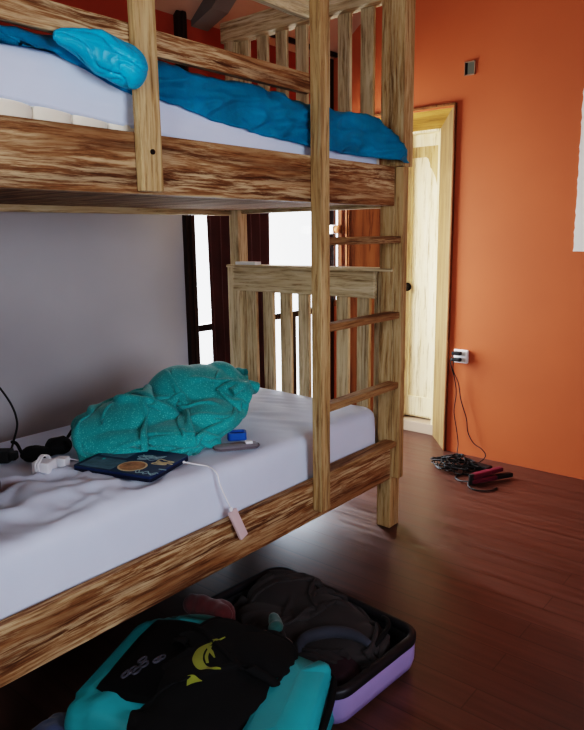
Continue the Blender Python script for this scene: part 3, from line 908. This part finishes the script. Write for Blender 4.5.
# white charger with wound cable
ch = thing('charger', (-2.08, 1.17, .605), 'white charger block wrapped in its white cable beside the black eye mask', 'charger')
CM = Matrix.Translation((-2.055, 1.118, .630)) @ Matrix.Rotation(.5, 4, 'Z')
bm = bmesh.new(); add_box(bm, -.032, .032, -.028, .028, -.022, .022, bev=.006, M=CM); obj('block', bm, white_pl, ch)
bm = bmesh.new(); add_box(bm, -.022, .022, -.018, .018, -.018, .018, bev=.004, M=CM @ Matrix.Translation((.03, .062, -.004))); obj('plug', bm, white_pl, ch)
bm = bmesh.new(); pts = []
for k in range(34):
    a = k/34*2*math.pi*4.2
    pts.append(CM @ Vector((.007*math.sin(k*1.3)-.004+.0, math.cos(a)*.040, math.sin(a)*.034+.004)))
add_tube(bm, pts, .0032, 6, 4)
add_tube(bm, [CM @ Vector((.0, .042, .0)), (-2.075, 1.19, .634), (-2.07, 1.245, .616), (-2.02, 1.26, .609), (-1.985, 1.20, .610)], .0028, 6, 6)
obj('cable', bm, white_pl, ch, True)

# black eye mask
em = thing('eye_mask', (-2.235, 1.24, .605), 'black padded eye mask with straps on the white sheet by the wall', 'eye mask')
M1, M2 = Vector((-2.215, 1.175, .628)), Vector((-2.225, 1.275, .632))
pr = [(M1, (.050, .052, .028), 20), (M2, (.050, .050, .032), 20), ((M1+M2)/2-Vector((0, 0, .008)), (.022, .04, .018))]
bm = blob_bm(pr, .006, 2, ridges(22, .006, (0, 1, 0), 2, 5), zmin=.604); obj('pads', bm, black_cloth, em, True)
bm = bmesh.new(); add_tube(bm, [(-2.23, 1.13, .64), (-2.26, 1.13, .668), (-2.285, 1.125, .672)], .006, 6, 6); obj('strap', bm, black_cloth, em, True); bm = bmesh.new(); add_tube(bm, [(-2.235, 1.32, .65), (-2.235, 1.345, .678), (-2.25, 1.36, .69)], .006, 6, 6)
obj('strap', bm, black_cloth, em, True)

# black plug with a cord looping up off to the left
pg = thing('plug_adapter', (-2.30, 1.06, .605), 'black plug adapter with a black cord rising at the left edge', 'adapter')
PM = Matrix.Translation((-2.31, 1.075, .626)) @ Matrix.Rotation(.7, 4, 'Z')
bm = bmesh.new(); add_box(bm, -.03, .055, -.03, .03, -.021, .022, bev=.008, M=PM); add_box(bm, .05, .075, -.018, .018, -.014, .016, bev=.006, M=PM); obj('body', bm, black_pl, pg)
bm = bmesh.new(); add_tube(bm, [(-2.30, 1.125, .635), (-2.33, 1.155, .66), (-2.36, 1.19, .72), (-2.40, 1.185, .80), (-2.45, 1.14, .89), (-2.52, 1.05, .96), (-2.6, .9, .99), (-2.68, .75, .97)], .004, 7, 8); obj('cord', bm, black_pl, pg, True)

# dark brown pouch at the left edge of the frame
pr = [((-1.98, .79, .655), (.11, .13, .05), 15), ((-2.04, .86, .645), (.06, .08, .04))]
o = obj('pouch', blob_bm(pr, .01, 4, ridges(9, .012, (1, 0, 0), 2, 3), zmin=.605), brown_lea, None, True)
tag(o, 'dark brown soft pouch at the left edge of the lower bunk', 'pouch')

# blue band box and grey pouch near the blanket
bb2 = thing('wrist_band', (-1.815, 1.80, .605), 'small bright blue square-cornered band beside the teal blanket', 'wrist band')
BM = Matrix.Translation((-1.80, 1.80, .608)) @ Matrix.Rotation(.85, 4, 'Z')
bm = bmesh.new()
o1, i1 = rrect(.075, .055, .016), rrect(.061, .041, .011)
n_ = len(o1); hz = .030
ring = [[bm.verts.new(BM @ Vector((x, y, z))) for x, y in P] for P, z in ((o1, 0), (o1, hz), (i1, hz), (i1, .0))]
for a_, b2 in ((0, 1), (1, 2), (2, 3), (3, 0)):
    for k in range(n_): bm.faces.new((ring[a_][k], ring[a_][(k+1) % n_], ring[b2][(k+1) % n_], ring[b2][k]))
obj('band', bm, blue_rub, bb2)
bm = bmesh.new(); add_poly(bm, rrect(.060, .040, .010), .020, BM @ Matrix.Translation((0, 0, .001))); obj('insert', bm, blue_dark, bb2)
gp = thing('eyeglass_pouch', (-1.72, 1.72, .605), 'flat grey oval pouch lying in front of the blue band', 'pouch')
GM = Matrix.Translation((-1.72, 1.715, .608)) @ Matrix.Rotation(math.radians(55), 4, 'Z')
bm = bmesh.new(); add_poly(bm, [(x, y) for x, y in rrect(.17, .065, .03)], .012, GM); bmesh.ops.bevel(bm, geom=[e for e in bm.edges if e.calc_face_angle(0) > .8], offset=.004, segments=2, affect='EDGES'); obj('pouch_body', bm, grey_felt, gp, True)
bm = bmesh.new(); p_ = [GM @ Vector((x, y, .007)) for x, y in rrect(.174, .069, .032, 4)]; add_tube(bm, p_+[p_[0]], .0035, 6, 2); obj('piping', bm, plain('grey_piping', (96, 90, 96), .7), gp, True)
bm = bmesh.new(); add_box(bm, -.014, .014, -.012, .012, .0, .010, bev=.004, M=GM @ Matrix.Translation((.05, .005, .0125))); obj('clip', bm, white_pl, gp)

# flat pale box on the end cap
o = box_obj('flat_case', (-2.565, -2.42, EY-.005, EY+.045, 1.2475, 1.264), paper_m, None, .003)
tag(o, 'small flat pale case lying on the end cap rail of the bed', 'case')

# ------------------------------------------------------------------ far wall fittings
jb = thing('junction_box', (-1.835, FY, 2.335), 'small dark square junction box recess high on the orange wall', 'junction box')
xa, xb, za, zb = -1.868, -1.80, 2.30, 2.378
bm = bmesh.new()
t = .006
for d in ((xa, xb, zb-t, zb), (xa, xb, za, za+t), (xa, xa+t, za, zb), (xb-t, xb, za, zb)): add_box(bm, d[0], d[1], FY-.008, FY-.0005, d[2], d[3], bev=.001)
obj('rim', bm, plain('pale_box_rim', (140, 110, 90), .6), jb)
box_obj('back_plate', (xa+t, xb-t, FY-.004, FY-.0006, za+t, zb-t), black_pl, jb, 0)
box_obj('cover_plate', (xa+.022, xb-t, FY-.0065, FY-.0038, za+t, zb-t), box_grey, jb, .001)

po = thing('poster', (-.9, FY, 1.7), 'white paper sheet with a worn edge hanging on the orange wall', 'poster')
bm = bmesh.new()
def edge(n, a, b, amp):
    return [(a[0]+(b[0]-a[0])*k/n+amp*random.uniform(-1, 1), a[1]+(b[1]-a[1])*k/n+amp*random.uniform(-1, 1)) for k in range(n)]
pp = edge(24, (-1.185, 1.292), (-.58, 1.29), .002)+edge(24, (-.58, 1.29), (-.58, 2.14), .002)+edge(24, (-.58, 2.14), (-1.187, 2.14), .002)+edge(40, (-1.187, 2.14), (-1.185, 1.292), .003)
add_poly(bm, pp, .004, Matrix(((1, 0, 0, 0), (0, 0, -1, FY-.001), (0, 1, 0, 0), (0, 0, 0, 1))))
obj('sheet', bm, paper_m, po)

so = thing('wall_socket', (-1.82, FY, .64), 'white double wall socket with two black plugs by the door frame', 'socket')
box_obj('face_plate', (-1.865, -1.772, FY-.022, FY-.0005, .598, .682), white_pl, so, .005)
bm = bmesh.new()
for z in (.659, .619): add_box(bm, -1.852, -1.785, FY-.026, FY-.0215, z-.015, z+.015, bev=.004)
obj('outlet', bm, plain('grey_socket_inset', (190, 188, 184), .5), so)
def plug(z, label):
    p = thing('plug', (-1.83, FY-.03, z), label, 'plug')
    box_obj('plug_body', (-1.862, -1.806, FY-.062, FY-.027, z-.010, z+.011), black_pl, p, .006)
    return p
p1 = plug(.661, 'black plug in the upper outlet of the wall socket')
p2 = plug(.621, 'black plug in the lower outlet of the wall socket')
bm = bmesh.new(); add_tube(bm, [(-1.855, FY-.05, .655), (-1.868, FY-.055, .60), (-1.845, FY-.04, .50), (-1.835, FY-.03, .40), (-1.845, FY-.03, .28), (-1.82, FY-.035, .16), (-1.80, FY-.05, .08), (-1.78, FY-.10, .03), (-1.72, 3.66, .006), (-1.70, 3.60, .006)], .0034, 6, 8); obj('cord', bm, black_pl, p1, True)
bm = bmesh.new(); add_tube(bm, [(-1.85, FY-.05, .617), (-1.852, FY-.045, .55), (-1.82, FY-.035, .47), (-1.80, FY-.03, .36), (-1.76, FY-.03, .25), (-1.745, FY-.03, .16), (-1.70, FY-.04, .10), (-1.64, FY-.05, .075), (-1.61, FY-.06, .04), (-1.63, FY-.11, .008), (-1.68, 3.65, .006)], .0034, 6, 8); obj('cord', bm, black_pl, p2, True)

# cable tangle
random.seed(5)
bm = bmesh.new()
pts = []
for k in range(46):
    a = k*2.05+random.uniform(-.5, .5)
    r = random.uniform(.04, .16)
    pts.append((-1.705+r*math.cos(a)*.95+random.uniform(-.02, .02), 3.56+r*math.sin(a)*.85, .006+.10*random.random()*(1-r/.24)+.010*(k/80)))
add_tube(bm, pts, .0040, 6, 6)
o = obj('cable_tangle', bm, black_pl, None, True); tag(o, 'tangled heap of black cable on the floor below the socket', 'cable')
ad = thing('power_adapter', (-1.585, 3.62, 0), 'flat black power adapter on the floor beside the tangled cable', 'adapter')
AM = Matrix.Translation((-1.575, 3.635, .017)) @ Matrix.Rotation(math.radians(-8), 4, 'Z')
bm = bmesh.new(); add_box(bm, -.075, .06, -.03, .03, -.0165, .016, bev=.007, M=AM); obj('case', bm, black_pl, ad)
bm = bmesh.new(); add_tube(bm, [AM @ Vector((.058, 0, 0)), AM @ Vector((.085, -.005, -.006)), AM @ Vector((.10, -.03, -.012))], .004, 6, 5); obj('cord', bm, black_pl, ad, True)

hs = thing('hair_straightener', (-1.46, 3.48, 0), 'dark pink hair straightener with black tips lying on the plank floor', 'hair straightener')
a_dir = math.atan2(3.60-3.365, -1.395+1.525)
for dz, da, mat, mat2 in ((.018, -.03, hot_pink, black_pl), (.046, .10, hot_pink, hot_pink)):
    SM = Matrix.Translation((-1.52, 3.37, dz)) @ Matrix.Rotation(a_dir+da, 4, 'Z') @ Matrix.Rotation(-.02 if dz < .03 else -.03, 4, 'Y')
    L = .28 if dz < .03 else .235
    bm = bmesh.new(); add_box(bm, 0, L*.62, -.019, .019, -.014, .014, bev=.009, seg=3, M=SM); h = obj('arm', bm, mat, hs, True)
    bm = bmesh.new(); add_box(bm, L*.60, L, -.017, .017, -.012, .012, bev=.007, seg=3, M=SM); obj('tip', bm, mat2, h, True)
bm = bmesh.new(); add_cyl(bm, (-1.515, 3.375, .032), (0, 0, 1), .016, .058); obj('hinge', bm, black_pl, hs)
bm = bmesh.new(); add_tube(bm, [(-1.525, 3.36, .02), (-1.58, 3.37, .008), (-1.63, 3.41, .006), (-1.63, 3.47, .006), (-1.585, 3.50, .006)], .0045, 6, 8)
add_tube(bm, [(-1.525, 3.355, .02), (-1.50, 3.315, .008), (-1.44, 3.30, .006), (-1.385, 3.34, .006), (-1.375, 3.40, .006)], .0045, 6, 8); obj('cord', bm, black_pl, hs, True)

# ------------------------------------------------------------------ luggage under the bed
su = thing('suitcase', (-1.29, 1.56, 0), 'open lavender hard-shell suitcase on the floor with a black lining', 'suitcase')
SMx = Matrix.Translation((-1.285, 1.565, 0)) @ Matrix.Rotation(math.radians(-4), 4, 'Z')
Wd, Dp, Hh = .67, .45, .135
def shell_ring(profile, mat, name, cap_bottom=False):
    bm = bmesh.new(); rings = []
    for inset, z in profile:
        rings.append([bm.verts.new(SMx @ Vector((x, y, z))) for x, y in rrect(Wd-2*inset, Dp-2*inset, .075-min(inset, .05), 8)])
    n = len(rings[0])
    for a, b in zip(rings, rings[1:]):
        for k in range(n): bm.faces.new((a[k], a[(k+1) % n], b[(k+1) % n], b[k]))
    if cap_bottom: bm.faces.new(rings[0][::-1])
    return bm, rings
bm, r_ = shell_ring([(.03, .012), (.008, .022), (0, .05), (-.001, .10), (0, .108)], lavender, 's', True); obj('shell', bm, lavender, su, True)
bm, r_ = shell_ring([(-.002, .107), (-.004, .112), (-.004, .130), (.004, .136), (.018, .136), (.022, .128), (.022, .107), (-.002, .107)], lining, 'rim'); obj('rim', bm, plain('black_rim', (24, 22, 26), .45), su, True)
bm, r_ = shell_ring([(.045, .02), (.028, .03), (.022, .06), (.0215, .125)], lining, 'l', True); obj('lining', bm, lining, su, True)
for x, y in ((-.27, -.16), (.27, -.16), (.27, .16), (-.27, .16)):
    bm = bmesh.new(); add_cyl(bm, SMx @ Vector((x, y, .006)), (0, 0, 1), .022, .013); obj('foot', bm, black_pl, su)
bm = bmesh.new(); add_tube(bm, [SMx @ Vector(p) for p in ((.19, .20, .13), (.235, .17, .142), (.262, .11, .145), (.275, .04, .14))], .008, 6, 6); obj('strap', bm, black_cloth, su, True)

def on_su(x, y, z): return SMx @ Vector((x, y, z))
jk = thing('jacket', on_su(0, .05, .1), 'crumpled grey-brown jacket lying in the open suitcase', 'jacket')
pr = [(on_su(-.16, .10, .105), (.16, .12, .072), -8), (on_su(.03, .08, .105), (.19, .115, .066), -8), (on_su(.14, .03, .10), (.13, .13, .058), -20),
      (on_su(-.02, -.06, .10), (.22, .10, .055), -4), (on_su(.20, .06, .105), (.085, .09, .048)), (on_su(.16, -.11, .09), (.10, .09, .045))]
f1 = creases(6, .022, .12, (1, -.35, 0), 2.5, 6, .8); f2 = creases(14, .009, .15, (.4, 1, 0), 2, 8)
c0 = on_su(.01, .015, 0)
P = drape(110, 90, .92, .62, (c0.x, c0.y), -4, .62, .25, pr, .085, ((c0.x, c0.y), (.30, .195), -4), 110, 10, 11, .12, .04, 1)
obj('body', cloth_bm(P, 0), jacket_m, jk, True)
hood = [on_su(.125, -.175, .115), on_su(.10, -.10, .150), on_su(.14, -.03, .160), on_su(.205, .015, .160), on_su(.265, .03, .145)]
bm = bmesh.new(); add_tube(bm, hood, lambda t: .012+.008*math.sin(math.pi*t), 10, 8); obj('collar', bm, jacket2_m, jk, True)
pr = [(on_su(.225, -.09, .085), (.075, .085, .045), 10)]
o = obj('folded_cloth', blob_bm(pr, .008, 3, ridges(12, .010, (1, 1, 0), 2, 3), zmin=.045), plain('dark_plum_cloth', (44, 22, 30), .9), None, True)
tag(o, 'dark plum cloth tucked in the corner of the open suitcase', 'clothing')

# backpack, local frame: origin at its near left corner, u along its length, w across
bp = thing('backpack', (-1.44, 1.08, 0), 'turquoise and black backpack lying on the floor below the bed rail', 'backpack')
BP = Matrix.Translation((-1.405, 1.075, 0)) @ Matrix.Rotation(math.radians(22), 4, 'Z')   # local y = length, x = width
def on_bp(x, y, z): return BP @ Vector((x, y, z))
def pillow_bm(M, w, d, h, rc, ex=.35, n=44, z0=0.0, disp=None, seed=0):
    """soft rounded-rectangle bag body lying flat"""
    bm = bmesh.new()
    rings = []
    K = 14
    for k in range(K+1):
        t = k/K*math.pi
        z = z0+h*(.5-.5*math.cos(t)); s = math.sin(t)**ex
        ins = (1-s)*min(w, d)*.5
        rings.append((ins, z))
    R = []
    for ins, z in rings:
        ww, dd = max(.01, w-2*ins), max(.01, d-2*ins)
        R.append([Vector((x, y, z)) for x, y in rrect(ww, dd, min(rc, .49*min(ww, dd)), 10)])
    V = []
    for r in R:
        V.append([])
        for p in r:
            q = M @ p
            if disp and p.z > z0+.02*h:
                out = Vector((p.x/w, p.y/d, (p.z-z0-h*.4)/h)).normalized()
                q = q + (M.to_3x3() @ out)*disp(q)
            V[-1].append(bm.verts.new(q))
    n = len(V[0])
    for a, b in zip(V, V[1:]):
        for k in range(n): bm.faces.new((a[k], a[(k+1) % n], b[(k+1) % n], b[k]))
    bm.faces.new(V[0][::-1]); bm.faces.new(V[-1])
    return bm
wr1 = creases(11, .011, .13, (1, .2, .3), 1.8, 2)
obj('shell', pillow_bm(BP, .40, .52, .205, .10, .28, disp=wr1), turq_m, bp, True)
bm = bmesh.new()
# black mesh pocket: raised dome on the top
def pocket(u, v):
    x = -.125+.27*u; y = -.185+.375*v
    e = min(u, 1-u, v*.9, (1-v)*.9)
    z = .1935+.026*min(1, e*5)**.5+.008*noise.noise(on_bp(x, y, 0)*9)+.003
    # rounded corners pulled in
    cxn, cyn = (u-.5)*2, (v-.5)*2
    k = 1-.10*(cxn*cxn*cyn*cyn)
    return on_bp(-.005+(x+.005)*k, .005+(y-.005)*k, z)
add_grid(bm, 30, 36, pocket); bmesh.ops.solidify(bm, geom=bm.faces[:], thickness=.02)
pk = obj('mesh_pocket', bm, mesh_cloth, bp, True)
bm = bmesh.new(); random.seed(3)
for k in range(7):
    u, v = .22+.09*random.random()+.03*k, .16+.04*k*random.random()+.02*k
    p = [pocket(u+du, v+dv)+Vector((0, 0, .0016)) for du, dv in ((0, 0), (.02, .05), (.05, .06), (.06, .02), (.03, -.01))]
    add_tube(bm, p+[p[0]], .004, 5, 3)
obj('print', bm, print_grey, pk, True)
bm = bmesh.new()
add_tube(bm, [on_bp(-.205, -.20, .075), on_bp(-.15, -.262, .085), on_bp(0, -.272, .09), on_bp(.12, -.268, .09), on_bp(.19, -.23, .09)], .014, 8, 6)
obj('zip_flap', bm, black_cloth, bp, True)
bm = bmesh.new()
add_tube(bm, [on_bp(-.10, .245, .15), on_bp(0, .262, .165), on_bp(.10, .25, .16), on_bp(.16, .20, .16)], .02, 8, 6)
obj('top_trim', bm, teal_dark, bp, True)

# black garment with lime print thrown over it
gar = thing('jersey', (-1.25, 1.12, .21), 'black jersey with a lime green swoosh print lying over the luggage', 'jersey')
pr = [((-1.235, 1.09, .20), (.13, .19, .055), 22), ((-1.33, 1.23, .20), (.10, .11, .045), 22), ((-1.20, 1.24, .19), (.13, .12, .058), 10), ((-1.15, 1.02, .185), (.11, .16, .055), 20),
      ((-1.12, 1.12, .17), (.09, .16, .055), 20), ((-1.18, .90, .18), (.10, .12, .05), 10)]
f3 = creases(7, .016, .12, (.4, 1, 0), 2.5, 12)
P = drape(80, 100, .56, .78, (-1.20, 1.075), 22, .68, .33, [(c, tuple(q-.004 for q in r_), *k_) for c, r_, *k_ in pr], .12, ((-1.20, 1.075), (.205, .315), 22), 100, 10, 7, .14, .03, 1)
gbm = cloth_bm(P, 0); bmesh.ops.recalc_face_normals(gbm, faces=gbm.faces)
# sample surface heights for the print before the mesh is handed over
from mathutils.bvhtree import BVHTree
tree = BVHTree.FromBMesh(gbm)
def on_gar(x, y, up=.0015):
    h = tree.ray_cast(Vector((x, y, 1)), Vector((0, 0, -1)))
    return (h[0] if h[0] else Vector((x, y, .2)))+Vector((0, 0, up))
gbody = obj('cloth', gbm, black_cloth, gar, True)
def ribbon(bm, pts, widths, up=.0016, n=6):
    """flat print following the garment surface; pts are ground-plan positions"""
    P = catmull([(x, y, 0) for x, y in pts], n); m = len(P)
    L = []
    for i, p in enumerate(P):
        t = (P[min(i+1, m-1)]-P[max(i-1, 0)]).normalized(); s = Vector((-t.y, t.x, 0))
        w = lerp_tab([(k/(len(widths)-1), q) for k, q in enumerate(widths)], i/(m-1))/2
        L.append([bm.verts.new(on_gar(p.x+s.x*w*q, p.y+s.y*w*q, up)) for q in (-1, 0, 1)])
    for a, b in zip(L, L[1:]):
        for k in range(2): bm.faces.new((a[k], a[k+1], b[k+1], b[k]))
bm = bmesh.new()
ribbon(bm, [(-1.295, 1.222), (-1.300, 1.180), (-1.300, 1.135), (-1.272, 1.092), (-1.235, 1.072), (-1.205, 1.080), (-1.185, 1.098)], (.004, .012, .026, .030, .026, .014, .003))
ribbon(bm, [(-1.293, 1.150), (-1.262, 1.135), (-1.235, 1.122)], (.010, .012, .004))
ribbon(bm, [(-1.290, 1.160), (-1.26, 1.115), (-1.232, 1.092)], (.008, .010, .008))
pts = [(-1.238, 1.022), (-1.196, 1.036), (-1.210, 1.004)]
ribbon(bm, [(-1.225, 1.012), (-1.212, 1.024), (-1.192, 1.036)], (.036, .022, .002))
obj('print', bm, lime, gbody, True)

def soft(name, prims, mat, label, cat, rid=None, voxel=.008, zmin=0.0):
    o = obj(name, blob_bm(prims, voxel, 3, rid, zmin=zmin), mat, None, True)
    return tag(o, label, cat)
# turquoise sack at the right
ss = thing('stuff_sack', (-1.0, 1.2, 0), 'turquoise nylon stuff sack standing in front of the suitcase corner', 'sack')
TS = Matrix.Translation((-1.005, 1.165, 0)) @ Matrix.Rotation(math.radians(24), 4, 'Z')
obj('sack_body', pillow_bm(TS, .19, .42, .215, .045, .20, disp=creases(10, .018, .13, (.4, 1, 0), 2.2, 14)), turq_m, ss, True)
bm = bmesh.new(); add_tube(bm, [TS @ Vector(p) for p in ((.088, -.15, .13), (.096, .0, .15), (.092, .12, .15), (.07, .205, .14), (.0, .222, .13))], .010, 8, 6); obj('drawstring', bm, black_cloth, ss, True)
soft('maroon_pouch', [((-1.60, 1.365, .165), (.042, .034, .036)), ((-1.56, 1.370, .170), (.045, .036, .036)), ((-1.515, 1.372, .172), (.045, .034, .034)), ((-1.47, 1.372, .178), (.042, .032, .030)), ((-1.52, 1.41, .13), (.06, .05, .06))], maroon_m,
     'small maroon soft pouch between the backpack and the grey jacket', 'pouch', ridges(14, .006, (1, 0, 0), 2, 3), zmin=.0)
soft('tan_cloth', [((-1.23, 1.345, .185), (.075, .040, .020), 25), ((-1.27, 1.33, .19), (.03, .05, .016), -10)], tan_m, 'scrap of tan cloth beside the black jersey', 'clothing', ridges(16, .008, (1, .3, 0), 2, 7), zmin=.1)
soft('teal_cloth', [((-1.285, 1.435, .185), (.055, .022, .014), -35), ((-1.265, 1.405, .19), (.02, .04, .012), 20)], teal_dark, 'small dark teal cloth showing at the edge of the jacket', 'clothing', ridges(16, .006, (1, .3, 0), 2, 5), zmin=.1)
soft('denim_trousers', [((-1.50, .79, .05), (.11, .10, .055), 20), ((-1.42, .74, .04), (.12, .07, .045), 10)], denim_m, 'blue-grey denim garment lying on the floor by the backpack', 'clothing', ridges(11, .014, (1, .3, 0), 2, 2), zmin=.001)

# ------------------------------------------------------------------ light
w = bpy.data.worlds.new('World'); sc.world = w; w.use_nodes = True
bg = w.node_tree.nodes['Background']; bg.inputs['Color'].default_value = (.93, .96, 1, 1); bg.inputs['Strength'].default_value = 3

def area(name, loc, target, sx, sy, power, color, spread=180):
    l = bpy.data.lights.new(name, 'AREA'); l.shape = 'RECTANGLE'; l.size = sx; l.size_y = sy; l.energy = power; l.color = color
    l.spread = math.radians(spread)
    o = bpy.data.objects.new(name, l); col.objects.link(o); o.location = loc
    d = Vector(target)-Vector(loc); o.rotation_euler = d.to_track_quat('-Z', 'Y').to_euler(); return o
area('window_daylight', (WX-.5, 3.1, 1.5), (0, 3.0, .4), 1.5, 2.0, 170, (1, .96, .90))
area('under_bed_lamp', (WX-.35, 3.35, .75), (-1.75, 2.1, 0), .8, 1.1, 60, (.72, .84, 1))  # added lamp, throws bluish light on the floor under the bed
area('right_fill_lamp', (RX+.3, .8, 1.4), (-1.6, 1.4, .9), 1.3, 1.0, 42, (.74, .85, 1))  # fill lamp outside the added right window, cool light on the bed front
area('near_fill_lamp', (-.5, NY-.25, 1.75), (-1.2, 3.0, 1.3), 1.5, .9, 24, (.95, .97, 1))  # fill lamp outside the added near window, lights the camera-side faces
l = bpy.data.lights.new('door_leaf_spot', 'SPOT'); l.energy = 70; l.color = (1, .93, .8); l.spot_size = math.radians(24); l.spot_blend = .5; l.shadow_soft_size = .12  # spot added outside the left window to brighten the door leaf
o = bpy.data.objects.new('door_leaf_spot', l); col.objects.link(o); o.location = (-3.75, 2.05, 1.75)
o.rotation_euler = (Vector((-2.28, 4.15, 1.35))-o.location).to_track_quat('-Z', 'Y').to_euler()

# ------------------------------------------------------------------ camera
cam = bpy.data.cameras.new('camera'); co = bpy.data.objects.new('camera', cam); col.objects.link(co)
F, pit, yaw, rol = 663.68, .193151708, -.697703403, -.0133532635
fw = Vector((math.sin(yaw)*math.cos(pit), math.cos(yaw)*math.cos(pit), -math.sin(pit)))
r = Vector((math.cos(yaw), -math.sin(yaw), 0)); u = r.cross(fw)
r2 = math.cos(rol)*r+math.sin(rol)*u; u2 = -math.sin(rol)*r+math.cos(rol)*u
co.matrix_world = Matrix(((r2.x, u2.x, -fw.x, 0), (r2.y, u2.y, -fw.y, 0), (r2.z, u2.z, -fw.z, 1.4), (0, 0, 0, 1)))
cam.sensor_fit = 'VERTICAL'; cam.sensor_height = 24; cam.lens = F*24/730; cam.clip_start = .02
sc.camera = co
sc.view_settings.view_transform = 'Filmic'
sc.view_settings.look = 'High Contrast'
sc.view_settings.exposure = .12
